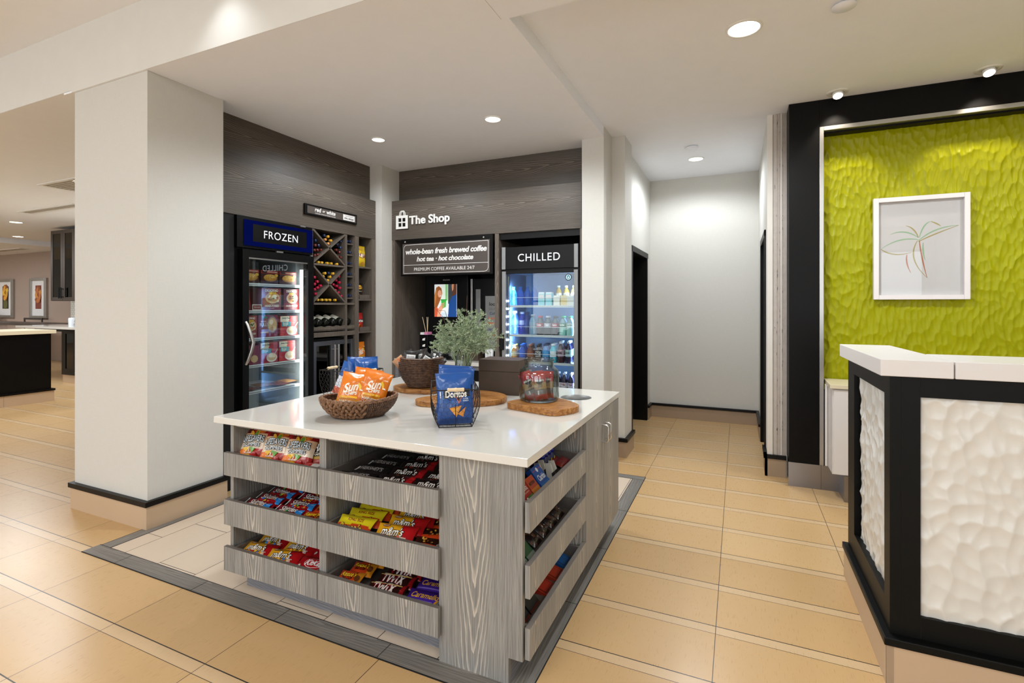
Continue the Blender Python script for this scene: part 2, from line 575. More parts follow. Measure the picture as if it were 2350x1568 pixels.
# ================================================================== CAMERA
cam = bpy.data.cameras.new('camera')
cam.sensor_width = 36; cam.lens = 36 * 1152.0 / 2350; cam.shift_y = -84.0 / 2350
cam.clip_start = .05; cam.clip_end = 200
camo = bpy.data.objects.new('camera', cam); COL.objects.link(camo)
camo.location = (0, 0, 1.5)
camo.rotation_euler = (PI / 2, 0, math.atan2(1694 - 1175, 1152))
SC.camera = camo

ZS, ZH, ZD, ZL = 3.07, 3.168, 3.085, 3.54      # shop, hall, dining, lobby ceilings
XR = 4.6                                        # right wall of the hall
# ================================================================== SHELL
b = MB()
b.box(-24, XR, -6.5, 9, -.1, 0)
struct('floor', b, M['floor'])
b = MB(); b.box(-3.56, -.80, 1.78, 4.42, 0, .0016)
struct('floor_shop', b, M['shopfloor'])
b = MB(); b.box(-3.635, -.735, 1.708, 1.802, 0, .003)
for xx in (-3.30, -2.62, -2.01, -1.40): b.box(xx, xx + .003, 1.709, 1.801, .003, .0034, None, 1)
b.box(-3.635, -.735, 1.703, 1.708, 0, .0032, None, 1); b.box(-3.635, -.735, 1.802, 1.806, 0, .0032, None, 1)
struct('trim_1', b, [M['plankx'], M['dark']])
b = MB(); b.box(-.826, -.735, 1.802, 4.372, 0, .003)
for yy in (2.42, 3.04, 3.66): b.box(-.826, -.735, yy, yy + .003, .003, .0034, None, 1)
b.box(-.735, -.731, 1.703, 4.452, 0, .0032, None, 1); b.box(-.830, -.826, 1.802, 4.372, 0, .0032, None, 1)
struct('trim_2', b, [M['planky'], M['dark']])
b = MB(); b.box(-3.62, -3.53, 1.802, 4.6, 0, .003)
b.box(-3.624, -3.62, 1.802, 2.1, 0, .0032, None, 1); b.box(-3.53, -3.526, 1.802, 4.5, 0, .0032, None, 1)
struct('trim_3', b, [M['planky'], M['dark']])
b = MB(); b.box(-1.6, -.735, 4.372, 4.452, 0, .003); b.box(-1.6, -.735, 4.368, 4.372, 0, .0032, None, 1); b.box(-1.6, -.735, 4.452, 4.456, 0, .0032, None, 1)
struct('trim_4', b, [M['plankx'], M['dark']])

# ceilings
b = MB(); b.box(-4.6, -1.143, 2.047, 4.622, ZS, ZS + .12); b.box(-4.6, -1.36, 4.622, 5.45, ZS, ZS + .12); b.box(-1.143, XR, 2.047, 2.50, ZS, ZS + .12)
b.box(-1.1875, -1.1865, 2.05, 2.49, ZS - .0012, ZS, None, 1)
struct('ceiling_shop', b, [M['ceil'], M['vent']])
b = MB(); b.box(-1.143, XR, 2.50, 7.1, ZH, ZH + .12); struct('ceiling_hall', b, M['ceil'])
b = MB(); b.box(-24, -4.5, 2.047, 9, ZD, ZD + .12)
b.box(-24, -15.8, 2.3, 9, 2.964, ZD)
struct('ceiling_dining', b, M['ceil'])
b = MB(); b.box(-24, XR, -6.5, 2.047, ZL, ZL + .12); struct('ceiling_lobby', b, M['ceil'])
b = MB(); b.box(-24, XR, 2.045, 2.30, 3.19, ZL)
b.box(-24, -4.49, 2.045, 2.30, ZD + .001, 3.19); b.box(-3.61, XR, 2.045, 2.047, ZS, 3.19); b.box(-4.49, -3.61, 2.045, 2.047, ZS, 3.19)
struct('wall_header', b, M['paint'])

# left pier
def skirt(name, segs, mat, h=.155, cap=.19, t=.02):
    """tiled skirting with a black cap; segs = (x0,x1,y0,y1) rectangles of the wall they wrap"""
    b = MB(); c = MB()
    for x0, x1, y0, y1 in segs:
        b.box(x0 - t, x1 + t, y0 - t, y1 + t, 0, h)
        c.box(x0 - t - .012, x1 + t + .012, y0 - t - .012, y1 + t + .012, h, cap)
    o = struct(name, b, mat)
    ob('skirting_cap', c, M['black'], parent=o, bevel=.003)
    return o
b = MB(); b.box(-4.475, -3.60, 2.058, 2.60, 0, ZS - .001)
struct('wall_pier', b, M['paper'])
skirt('baseboard_pier', [(-4.475, -3.60, 2.06, 2.60)], M['skirt'])
# shop left and back walls
b = MB(); b.box(-4.45, -3.815, 2.60, 4.54, 2.66, ZS); struct('wall_left', b, M['wallwood'])
b = MB(); b.box(-4.45, -3.732, 2.60, 4.536, 2.238, 2.672); struct('trim_5', b, M['wallwood2'], bevel=.002)
b = MB(); b.box(-4.6, -4.44, 2.6, 5.45, 0, ZS); b.box(-4.45, -3.74, 2.60, 2.795, 0, 2.238, None, 0)
struct('wall_left_back', b, M['dark'])
b = MB(); b.box(-4.45, -3.645, 4.536, 5.45, 0, ZS); struct('wall_corner_pier', b, M['paper'])
b = MB(); b.box(-3.645, -1.35, 4.85, 5.4, 2.66, ZS); struct('wall_back', b, M['wallwood'])
b = MB(); b.box(-3.645, -1.385, 4.712, 5.4, 2.245, 2.695); struct('trim_6', b, M['wallwood2'], bevel=.002)
b = MB(); b.box(-3.66, -1.1, 5.40, 5.5, 0, ZS); struct('wall_back_rear', b, M['dark'])
# right pier, bump and corridor
b = MB(); b.box(-1.353, -1.143, 4.62, 5.45, 0, ZH); b.box(-1.143, -1.015, 4.955, 5.3, 0, ZH)
struct('wall_right_pier', b, M['paper'])
skirt('baseboard_right_pier', [(-1.353, -1.143, 4.62, 5.0), (-1.143, -1.015, 4.955, 5.3)], M['skirtdark'])
b = MB()
b.box(-1.35, -1.085, 5.3, 5.66, 0, ZH); b.box(-1.35, -1.085, 6.70, 7.1, 0, ZH); b.box(-1.35, -1.085, 5.66, 6.70, 2.17, ZH)
struct('wall_corridor_left', b, M['paper'])
b = MB(); b.box(-1.35, .6, 6.95, 7.1, 0, ZH); struct('wall_corridor_back', b, M['paper'])
b = MB(); b.box(.235, .39, 4.96, 5.26, 0, ZH); b.box(.235, .39, 6.15, 6.95, 0, ZH); b.box(.235, .39, 5.26, 6.15, 2.16, ZH)
struct('wall_corridor_right', b, M['paper'])
b = MB(); b.box(-1.085, .235, 6.93, 6.95, 0, .155); b.box(-1.085, -1.065, 6.70, 6.93, 0, .155); b.box(.215, .235, 6.15, 6.93, 0, .155)
o = struct('baseboard_corridor', b, M['skirtdark'])
c = MB(); c.box(-1.085, .235, 6.915, 6.95, .155, .185); c.box(-1.085, -1.052, 6.70, 6.915, .155, .185); c.box(.202, .235, 6.15, 6.915, .155, .185)
ob('skirting_cap', c, M['black'], parent=o, bevel=.003)
# door 1 (left of corridor): recessed dark door with casing
b = MB(); b.box(-1.36, -1.30, 5.66, 6.70, 0, 2.17)
d1 = struct('door_1', b, M['blackwood'])
b = MB(); b.box(-1.30, -1.075, 6.655, 6.71, 0, 2.14); b.box(-1.30, -1.075, 5.63, 5.69, 0, 2.14); b.box(-1.30, -1.07, 5.63, 6.71, 2.10, 2.165)
ob('door_frame', b, M['blackwood'], parent=d1, bevel=.004)
b = MB(); b.tube([(-1.30, 6.02, 1.03), (-1.19, 6.02, 1.03)], .014, 10); b.tube([(-1.20, 6.02, 1.03), (-1.185, 6.15, 1.03)], .011, 8); b.lathe([(.028, 0), (.028, .012), (.0, .012)], 16, (-1.29, 6.02, 1.03))
ob('door_handle', b, M['chrome'], parent=d1)
b = MB(); b.box(.45, .50, 5.26, 6.15, 0, 2.16)
d2 = struct('door_2', b, M['blackwood'])
b = MB(); b.box(.222, .45, 5.22, 5.29, 0, 2.20); b.box(.222, .45, 6.12, 6.19, 0, 2.20); b.box(.222, .45, 5.22, 6.19, 2.14, 2.20)
ob('door_frame', b, M['blackwood'], parent=d2, bevel=.004)
# ribbed end of the wall beside the feature panel
b = MB(); b.box(.235, .378, 4.965, 5.0, .19, ZH, None, 0)
b.box(.232, .275, 4.945, 4.965, .19, ZH, None, 1)
xx = .277
k = 0
rr = random.Random(3)
while xx < .372:
    w = rr.choice((.004, .006, .008, .011)); d = rr.choice((0, .004, .008))
    b.box(xx, min(xx + w, .378), 4.944 + d, 4.966, .19, ZH, None, 1 if rr.random() < .4 else 0)
    xx += w + .001
for i in range(46):
    px = rr.choice((.292, .305, .311, .330, .348, .352)); pz = rr.uniform(.35, 3.1)
    b.box(px, px + .002, 4.942, 4.95, pz, pz + rr.uniform(.006, .03), None, 2)
struct('trim_7', b, [M['grille'], M['grille_light'], M['chairwood']])
b = MB(); b.box(.215, .38, 4.935, 5.0, 0, .155); b.box(.215, .235, 4.935, 5.26, 0, .155)
o = struct('baseboard_rib', b, M['skirtdark'])
c = MB(); c.box(.205, .38, 4.925, 5.0, .155, .19); c.box(.205, .235, 4.925, 5.26, .155, .19)
ob('skirting_cap', c, M['black'], parent=o, bevel=.003)
b = MB(); b.box(.39, XR, 5.02, 5.3, 0, ZH); struct('wall_feature', b, M['black'])
b = MB(); b.box(XR, XR + .1, -6.5, 7.1, 0, ZL); struct('wall_right', b, M['paint'])
# dining room behind
b = MB(); b.box(-12.9, -4.46, 5.86, 6.0, 0, ZD); struct('wall_kitchen', b, mat_subway('white_subway_tile'))
b = MB(); b.box(-24, -4.46, 7.3, 7.4, 0, ZD); struct('wall_dining', b, M['taupe'])
b = MB(); b.box(-24.1, -24, -6.5, 9, 0, ZL); struct('wall_far_left', b, M['paint'])
# lobby window wall behind the camera: piers, sill band, lintel, glazing
b = MB(); xs = [-20, -15.5, -11, -6.5, -2, 2.5]
b.box(-24, XR, -6.6, -6.5, 0, .35); b.box(-24, XR, -6.6, -6.5, 2.95, ZL)
for i in range(-1, 6):
    x0 = -24 if i < 0 else xs[i] + 3.6
    x1 = xs[i + 1] if i + 1 < 6 else XR
    if i == 5: x0, x1 = XR - .2, XR
    if x1 > x0: b.box(x0, x1, -6.6, -6.5, .35, 2.95)
struct('wall_front', b, M['paint'])
for i, x in enumerate(xs):
    x1 = min(x + 3.6, XR - .2)
    b = MB()
    for a, c2 in ((x, x + .05), (x1 - .05, x1), ((x + x1) / 2 - .025, (x + x1) / 2 + .025)): b.box(a, c2, -6.58, -6.52, .35, 2.95)
    for z0 in (.35, 1.6, 2.90): b.box(x, x1, -6.58, -6.52, z0, z0 + .05)
    w = struct('window_%d' % (i + 1), b, M['blackwood'])
    g = MB(); g.box(x + .05, x1 - .05, -6.555, -6.545, .40, 2.90); ob('window_pane', g, M['winglass'], parent=w)

# ================================================================== LIGHTS
def area(name, loc, rot, sx, sy, power, col=(1, 1, 1), spread=PI):
    l = bpy.data.lights.new(name, 'AREA'); l.shape = 'RECTANGLE'; l.size = sx; l.size_y = sy
    l.energy = power; l.color = col; l.spread = spread
    o = bpy.data.objects.new(name, l); COL.objects.link(o); o.location = loc; o.rotation_euler = rot
    return o
def spot(name, loc, power, ang=130, blend=.8, rad=.06, col=(1, .93, .83), rot=(0, 0, 0)):
    l = bpy.data.lights.new(name, 'SPOT'); l.energy = power; l.spot_size = R(ang); l.spot_blend = blend
    l.shadow_soft_size = rad; l.color = col
    o = bpy.data.objects.new(name, l); COL.objects.link(o); o.location = loc; o.rotation_euler = rot
    return o
DAY = (.85, .93, 1)
WARM = (.90, .955, 1)
for i, x in enumerate(xs):
    area('daylight', (x + 1.7, -6.7, 1.7), (PI / 2, 0, 0), 3.4, 2.4, 105, DAY)
# added lobby fill: unseen broad soft panels just below the lobby ceiling
for x, y, p in ((-9, -1.5, 32), (-5.2, -1.2, 36), (-1.6, -.8, 44), (1.8, -.6, 36), (-3.4, -3.6, 44), (1.2, -3.6, 50)):
    area('lobby_fill', (x, y, ZL - .02), (0, 0, 0), 1.2, 1.2, p, WARM)
spot('header_wash_lamp', (-2.78, 1.80, 3.51), 11, 90, 1, .04, WARM, (R(12), 0, 0))
for x, y, p in ((-8, 3.6, 55), (-11.5, 4.4, 75), (-17.5, 4.6, 75), (-20, 4.2, 75), (-9, 4.9, 30)):  # added soft panels brighten the dining room; its modelled downlights carry no lamp
    area('dining_fill', (x, y, ZD - .02 if x > -15.8 else 2.94), (0, 0, 0), .8, .8, p, WARM)
W = bpy.data.worlds.new('world'); SC.world = W; W.use_nodes = True
W.node_tree.nodes['Background'].inputs[0].default_value = (.9, .95, 1, 1)
W.node_tree.nodes['Background'].inputs[1].default_value = .6

def downlight(px, py, pz, r, label, power, ang=168):
    t = thing('downlight', label, 'ceiling light', (px, py, pz), 'recessed ceiling downlights')
    b = MB(); b.lathe([(r * .84, .0), (r * .85, -.008), (r * .97, -.007), (r, 0)], 32, (px, py, pz), cap=False); ob('trim_ring', b, M['whiteplastic'], parent=t)
    b = MB(); b.lathe([(r * .845, -.004), (r * .60, -.0015)], 32, (px, py, pz), cap=False); ob('reflector', b, M['reflector'], parent=t)
    b = MB(); b.lathe([(r * .84, -.0045), (0.0001, -.0045)], 28, (px, py, pz), cap=False); ob('lens', b, M['lens'], parent=t)
    if power: spot('lamp', (px, py, pz - .03), power, ang, .45, .09, WARM)
    return t
downlight(-3.111, 3.819, ZS, .068, 'round recessed downlight in shop ceiling nearest the freezer and wine rack', 56)
downlight(-1.887, 3.795, ZS, .075, 'round recessed downlight in shop ceiling above the glass jar side', 56)
downlight(.031, 3.332, ZH, .105, 'large round recessed downlight in hall ceiling above the tiled walkway', 150)
downlight(-.44, 6.082, ZH, .09, 'round recessed downlight deep in the corridor ceiling', 88)
spot('shop_unseen_lamp', (-2.2, 2.75, ZS - .02), 100, 160, .6, .09, WARM)
spot('desk_unseen_lamp', (2.4, 3.3, ZH - .02), 115, 168, .55, .1, WARM)
for px, py, lab, in ((-12.6, 4.86, 'small far downlight in dining ceiling, upper of two left ones'), (-15.2, 5.9, 'small far downlight in dining ceiling, lower of two left ones'), (-7.7, 3.62, 'dining ceiling downlight half hidden by white pier')):
    downlight(px, py, ZD if px > -15.8 else 2.964, .11, lab, 0)
for px, py, lab in ((.711, 4.64, 'adjustable white spotlight above the left corner of the green panel'), (1.614, 4.623, 'adjustable white spotlight above the right part of the green panel')):
    t = thing('spotlight', lab, 'ceiling light', (px, py, ZH), 'spotlights over the green panel')
    b = MB(); b.lathe([(.045, -.001), (.047, -.006), (.075, -.005), (.078, 0)], 28, (px, py, ZH), cap=False); ob('trim_ring', b, M['whiteplastic'], parent=t)
    b = MB(); b.lathe([(.0001, .0), (.036, .0), (.038, -.03), (.033, -.034)], 24); mt = TM(px, py - .0, ZH - .004, 0, R(-28)); b.xf(mt); ob('lamp_head', b, M['whiteplastic'], parent=t)
    b = MB(); b.lathe([(.032, -.0345), (.0001, -.0345)], 24, cap=False); b.xf(mt); ob('lens', b, M['lens'], parent=t)
    spot('accent_lamp', (px, py - .02, ZH - .05), 26, 75, .5, .025, (1, .9, .76), (R(16), 0, 0))
for px, py, r, lab in ((.536, 3.299, .06, 'round white sprinkler cover plate in hall ceiling beside the large downlight'), (-.443, 5.60, .06, 'round white sprinkler cover plate in corridor ceiling')):
    b = MB(); b.lathe([(r * .55, 0), (r * .55, -.012), (r, -.012), (r, -.018), (.0001, -.018)], 28, (px, py, ZH))
    ob('sprinkler_cover', b.xf(Matrix.Translation((0, 0, .003))), M['ceil'], at=(px, py, ZH), label=lab, cat='sprinkler')
for px, py, w, d, lab, ang in ((-7.9, 3.72, 1.0, .55, 'square ceiling air vent nearest the white pier', 0), (-10.3, 4.42, 1.7, .22, 'long slotted ceiling air vent over the bar', 0), (-18.0, 6.7, 2.4, .3, 'far slotted ceiling air vent by the taupe wall', 0)):
    zc = ZD if px > -15.8 else 2.964
    t = thing('air_vent', lab, 'air vent', (px, py, zc), 'dining room ceiling vents')
    b = MB()
    b.box(px - w / 2, px + w / 2, py - d / 2, py - d / 2 + .04, zc - .012, zc - .0005); b.box(px - w / 2, px + w / 2, py + d / 2 - .04, py + d / 2, zc - .012, zc - .0005)
    b.box(px - w / 2, px - w / 2 + .04, py - d / 2 + .04, py + d / 2 - .04, zc - .012, zc - .0005); b.box(px + w / 2 - .04, px + w / 2, py - d / 2 + .04, py + d / 2 - .04, zc - .012, zc - .0005)
    ob('vent_frame', b, M['whiteplastic'], parent=t)
    b = MB()
    n = max(3, int(d / .06))
    for i in range(n):
        y0 = py - d / 2 + .04 + (d - .08) * i / n
        b.box(px - w / 2 + .04, px + w / 2 - .04, y0, y0 + (d - .08) / n * .5, zc - .01, zc - .004)
    ob('slats', b, M['vent'], parent=t)
# ================================================================== ISLAND
isl = thing('island_cabinet', 'grey woodgrain island cabinet with open candy drawers and cupboard doors', 'cabinet', (-1.62, 2.6, 0))
b = MB()
b.box(-2.435, -2.412, 1.80, 2.55, .11, .876)            # left end panel
b.box(-1.815, -1.773, 1.80, 2.45, .11, .876)            # divider
b.box(-2.412, -1.146, 2.42, 2.44, .11, .876)            # back of the drawer bay
b.box(-2.435, -1.146, 1.80, 2.44, .11, .128)            # bottom
b.box(-2.435, -1.146, 1.815, 2.44, .858, .876)          # top rail
b.box(-1.146, -.790, 2.555, 2.572, .11, .876)           # end of the side bay
b.box(-.790, -.757, 2.562, 2.592, .11, .876)
b.box(-1.146, -1.128, 1.82, 2.56, .11, .876)            # back of the side bay
b.box(-1.146, -.757, 1.82, 2.592, .11, .125); b.box(-1.146, -.80, 1.82, 2.592, .862, .876)
b.box(-2.435, -.757, 2.592, 3.385, .11, .60)
b.box(-2.435, -1.06, 2.592, 3.385, .60, .876); b.box(-.80, -.757, 2.592, 3.385, .60, .876)
b.box(-1.06, -.80, 2.592, 2.98, .60, .876); b.box(-1.06, -.80, 3.23, 3.385, .60, .876)
ob('carcass', b, M['woodv'], parent=isl)
b = MB(); b.prism([(-1.146, 0), (-.825, 0), (-.825, .107), (-.765, .107), (-.765, .876), (-1.146, .876)], 1.798, 1.822, axis='y')
ob('end_panel', b, M['woodv'], parent=isl, bevel=.001)
b = MB(); b.box(-2.38, -1.146, 1.866, 1.885, 0, .11); b.box(-2.395, -2.38, 1.866, 3.3, 0, .11)
b.box(-.845, -.825, 1.822, 3.37, 0, .11); b.box(-2.38, -.845, 3.35, 3.37, 0, .11)
ob('toe_kick', b, M['woodv_low'], parent=isl)
b = MB()
for i in range(4): b.box(-1.50 + i * .085, -1.43 + i * .085, 2.405, 2.419, .70, .80)
ob('back_slat', b, M['woodv_low'], parent=isl)
DZ = ((.612, .731), (.356, .486), (.117, .241))
FL = {}
def drawer_front(x0, x1, z0, z1):
    b = MB(); b.box(x0, x1, 1.770, 1.790, z0, z1, top=1); return b
for ci, (x0, x1, i0, i1) in enumerate(((-2.447, -1.803, -2.412, -1.815), (-1.797, -1.134, -1.773, -1.146))):
    for ri, (z0, z1) in enumerate(DZ):
        d = ob('drawer', drawer_front(x0, x1, z0, z1), [M['woodv'], M['edge']], parent=isl, bevel=.0008, seg=1)
        b = MB()
        zt = z1 - .008; zb = z1 - .062
        b.box(i0 + .008, i0 + .022, 1.79, 2.38, zb - .01, zt); b.box(i1 - .022, i1 - .008, 1.79, 2.38, zb - .01, zt)
        b.box(i0 + .022, i1 - .022, 2.366, 2.38, zb - .01, zt); b.box(i0 + .008, i1 - .008, 1.79, 2.38, zb - .01, zb)
        ob('drawer_box', b, M['edge'], parent=d)
        FL[('LR'[ci], ri)] = zb
for ri, (z0, z1) in enumerate(DZ):
    b = MB(); b.box(-.757, -.736, 1.803, 2.589, z0, z1, top=1)
    d = ob('drawer', b, [M['woodv'], M['edge']], parent=isl, bevel=.0008, seg=1)
    zt = z1 - .008; zb = z1 - .062
    b = MB(); b.box(-1.12, -.757, 1.83, 1.844, zb - .01, zt); b.box(-1.12, -.757, 2.535, 2.549, zb - .01, zt)
    b.box(-1.12, -1.106, 1.844, 2.535, zb - .01, zt); b.box(-1.12, -.757, 1.83, 2.549, zb - .01, zb)
    ob('drawer_box', b, M['edge'], parent=d)
    FL[('S', ri)] = zb
for y0, y1, hy in ((2.594, 2.974, 2.958), (2.978, 3.386, 3.05)):
    b = MB(); b.box(-.757, -.737, y0, y1, .112, .873)
    d = ob('door', b, M['woodv'], parent=isl, bevel=.0008, seg=1)
    hy = 2.945 if hy < 3 else 3.01
    b = MB(); b.tube([(-.74, hy, .787), (-.708, hy, .785), (-.702, hy, .778), (-.702, hy, .696), (-.708, hy, .689), (-.74, hy, .687)], .0055, 10)
    ob('handle', b, M['chrome'], parent=d)
# worktop with a round waste hole
b = MB()
N = 40
hc, hr = (-.945, 3.09), .098
rect = []
X0, X1, Y0, Y1 = -2.532, -.7345, 1.774, 3.412
def sq(a):
    c, s_ = math.cos(a), math.sin(a)
    k = 1e9
    if c > 1e-9: k = min(k, (X1 - hc[0]) / c)
    if c < -1e-9: k = min(k, (X0 - hc[0]) / c)
    if s_ > 1e-9: k = min(k, (Y1 - hc[1]) / s_)
    if s_ < -1e-9: k = min(k, (Y0 - hc[1]) / s_)
    return (hc[0] + c * k, hc[1] + s_ * k)
angs = sorted([2 * PI * k / N for k in range(N)] + [math.atan2(y - hc[1], x - hc[0]) % (2 * PI) for x in (X0, X1) for y in (Y0, Y1)])
n = len(angs)
for z, flip in ((.91, False), (.8765, True)):
    vs = [(hc[0] + hr * math.cos(a), hc[1] + hr * math.sin(a), z) for a in angs] + [sq(a) + (z,) for a in angs]
    fs = [(k, n + k, n + (k + 1) % n, (k + 1) % n) for k in range(n)]
    b.add(vs, [f[::-1] for f in fs] if flip else fs)
vs = [sq(a) + (z,) for z in (.8765, .91) for a in angs]
b.add(vs, [(k, (k + 1) % n, n + (k + 1) % n, n + k) for k in range(n)])
vs = [(hc[0] + hr * math.cos(a), hc[1] + hr * math.sin(a), z) for z in (.8765, .91) for a in angs]
b.add(vs, [((k + 1) % n, k, n + k, n + (k + 1) % n) for k in range(n)])
wt = ob('worktop', b, M['quartz'], at=(-1.63, 2.59, .8765), label='white quartz worktop with a round waste hole on the grey island', cat='worktop')
import bmesh as _bm
_m = _bm.new(); _m.from_mesh(wt.data); _bm.ops.remove_doubles(_m, verts=_m.verts, dist=.0002); _m.to_mesh(wt.data); _m.free()
bv = wt.modifiers.new('bevel', 'BEVEL'); bv.width = .006; bv.segments = 3; bv.limit_method = 'ANGLE'; bv.angle_limit = R(50)
b = MB(); b.lathe([(hr + .004, .8755), (hr - .002, .8755), (hr - .006, .64), (.0001, .64)], 36, (hc[0], hc[1], 0), cap=False)
ob('bin_liner', b, M['dark'], parent=wt)
b = MB(); b.lathe([(hr - .0005, .9105), (hr - .003, .9105), (hr - .003, .872)], 40, (hc[0], hc[1], 0), cap=False); ob('hole_trim', b, M['greymetal'], parent=wt)

# ================================================================== SHELVING / FREEZER WALL
XF = -3.735
un = thing('wine_shelving', 'dark grey wood shelving unit with diamond wine racks and snack cubbies', 'shelving', (-3.95, 4.06, 0))
XB = -4.15
b = MB()
for y0, y1 in ((3.600, 3.622), (4.060, 4.086), (4.20, 4.257), (4.466, 4.532)):
    b.box(XB, XF + .006 if y0 > 4.1 else XF, y0, y1, 0 if y0 > 4.1 else .0, 2.237)
ob('upright', b, M['unitwood'], parent=un)
b = MB(); b.box(XB - .02, XB, 3.6, 4.532, 0, 2.237); ob('back_panel', b, M['unitwood'], parent=un)
for z0, z1, y0, y1 in ((1.888, 1.905, 3.622, 4.06), (1.502, 1.522, 3.622, 4.20), (1.183, 1.228, 3.622, 4.20)):
    b = MB(); b.box(XB, XF + .002, y0, y1, z0, z1); ob('shelf', b, M['unitwood'], parent=un)
for z in (1.918, 1.565, 1.212, .865):
    b = MB(); b.box(XB, XF + .002, 4.257, 4.466, z - .018, z); ob('shelf', b, M['unitwood'], parent=un)
def diag(y0, z0, y1, z1, t=.017):
    d = Vector((y1 - y0, z1 - z0)).normalized(); n_ = Vector((-d.y, d.x)) * t / 2
    b = MB(); b.prism([(y0 + n_.x, z0 + n_.y), (y0 - n_.x, z0 - n_.y), (y1 - n_.x, z1 - n_.y), (y1 + n_.x, z1 + n_.y)], XB, XF, axis='x')
    ob('divider', b, M['unitwood'], parent=un)
for z0, z1 in ((1.905, 2.237), (1.522, 1.888)):
    diag(3.626, z0 + .006, 4.056, z1 - .006); diag(3.626, z1 - .006, 4.056, z0 + .006)
b = MB()   # tilted display shelf with scalloped front
b.box(XB, XF - .01, 3.622, 4.20, 1.24, 1.252)
pts = [(3.622, 1.252), (4.20, 1.252)]
for k in range(40, -1, -1):
    y = 3.622 + .578 * k / 40
    pts.append((y, 1.290 - .010 * abs(math.sin((y - 3.622) / .578 * PI * 5.2))))
b.prism(pts, XF - .03, XF - .002, axis='x')
ob('display_ledge', b, M['unitwood'], parent=un)

# wine cooler under the racks
wc = thing('wine_cooler', 'low steel framed double door wine cooler under the shelving', 'wine cooler', (-3.95, 3.91, 0))
b = MB(); b.box(XB, XF - .045, 3.624, 4.198, .05, 1.165); ob('body', b, M['blackplastic'], parent=wc)
b = MB(); b.box(XF - .045, XF - .02, 3.624, 4.198, 1.145, 1.165); ob('control_panel', b, M['black'], parent=wc)
b = MB(); b.box(XB + .1, XF - .06, 3.624, 4.198, 0, .05); ob('foot', b, M['dark'], parent=wc)
def framed_door(par, y0, y1, z0, z1, x0, x1, fw, fm, pm, name='door'):
    b = MB()
    b.box(x0, x1, y0, y0 + fw, z0, z1); b.box(x0, x1, y1 - fw, y1, z0, z1)
    b.box(x0, x1, y0 + fw, y1 - fw, z0, z0 + fw); b.box(x0, x1, y0 + fw, y1 - fw, z1 - fw, z1)
    d = ob(name, b, fm, parent=par, bevel=.002)
    b = MB(); b.box((x0 + x1) / 2 - .003, (x0 + x1) / 2 + .003, y0 + fw, y1 - fw, z0 + fw, z1 - fw)
    ob('pane', b, pm, parent=d)
    return d
for y0, y1, hy in ((3.626, 3.908, 3.885), (3.914, 4.196, 3.938)):
    d = framed_door(wc, y0, y1, .10, 1.14, XF - .04, XF - .005, .045, M['steel'], M['winepane'])
    b = MB(); b.tube([(XF + .028, hy, .35), (XF + .028, hy, 1.10)], .009, 10); b.tube([(XF - .005, hy, .40), (XF + .028, hy, .40)], .006, 8); b.tube([(XF - .005, hy, 1.05), (XF + .028, hy, 1.05)], .006, 8)
    ob('handle', b, M['alu'], parent=d)
for z in (.55, .75, .95):
    b = MB(); b.box(XF - .12, XF - .085, 3.65, 4.17, z, z + .035); ob('wine_rack_front', b, M['pale'], parent=wc)

# tall frozen-food cabinet
FX = -3.70
fz = thing('freezer', 'tall black glass door freezer with a dark blue FROZEN header', 'freezer', (-4.0, 3.195, 0))
b = MB()
b.box(-4.42, FX - .05, 2.80, 2.86, .04, 2.23); b.box(-4.42, FX - .05, 3.53, 3.592, .04, 2.23)
b.box(-4.42, -4.36, 2.86, 3.53, .04, 2.23); b.box(-4.36, FX - .05, 2.86, 3.53, 1.93, 2.23); b.box(-4.36, FX - .05, 2.86, 3.53, .04, .18)
ob('body', b, M['blackplastic'], parent=fz)
b = MB(); b.box(-4.359, -4.352, 2.86, 3.53, .18, 1.93); b.box(-4.352, FX - .055, 2.861, 2.868, .18, 1.93); b.box(-4.352, FX - .055, 3.522, 3.529, .18, 1.93); b.box(-4.352, FX - .055, 2.868, 3.522, 1.922, 1.929); b.box(-4.352, FX - .055, 2.868, 3.522, .181, .19)
ob('liner', b, M['fridgein'], parent=fz)
b = MB(); b.box(FX - .05, FX - .012, 2.80, 3.592, 1.975, 2.235); h = ob('header_box', b, M['blackplastic'], parent=fz)
b = MB(); b.box(FX - .012, FX - .004, 2.862, 3.588, 1.995, 2.208); ob('lightbox', b, M['bluelight'], parent=h)
b = MB(); b.box(FX - .004, FX, 2.938, 3.51, 2.032, 2.178); ob('name_plate', b, M['signbrown'] if 0 else M['black'], parent=h)
b = MB(); lay(b, 'FROZEN', face_x(FX), 3.226, 2.1035, .36, .066, None, off=-.006, sp=1.08); ob('lettering', b, M['whitetext'], parent=h)
b = MB(); b.box(-4.40, FX - .06, 2.82, 3.57, 0, .04); ob('foot', b, M['dark'], parent=fz)
for a_ in ((FX - .012, FX + .006, 3.17, 3.24, 1.961, 1.974), (FX - .012, FX + .004, 3.555, 3.585, 1.961, 1.972), (FX - .03, FX - .002, 3.44, 3.50, 2.226, 2.238)):
    b = MB(); b.box(*a_); ob('bracket', b, M['alu'], parent=fz)
d = MB()
d.box(FX - .05, FX + .012, 2.835, 2.893, .10, 1.96); d.box(FX - .05, FX + .012, 3.52, 3.588, .10, 1.96)
d.box(FX - .05, FX + .012, 2.893, 3.52, 1.897, 1.96); d.box(FX - .05, FX + .012, 2.893, 3.52, .10, .17)
fd = ob('door', d, M['black'], parent=fz, bevel=.003)
b = MB(); b.box(FX - .004, FX, 2.893, 3.52, .17, 1.897); ob('pane', b, M['freezerpane'], parent=fd)
b = MB(); b.box(FX, FX + .004, 2.893, 3.52, 1.884, 1.897); ob('trim_strip', b, M['alu'], parent=fd)
b = MB()
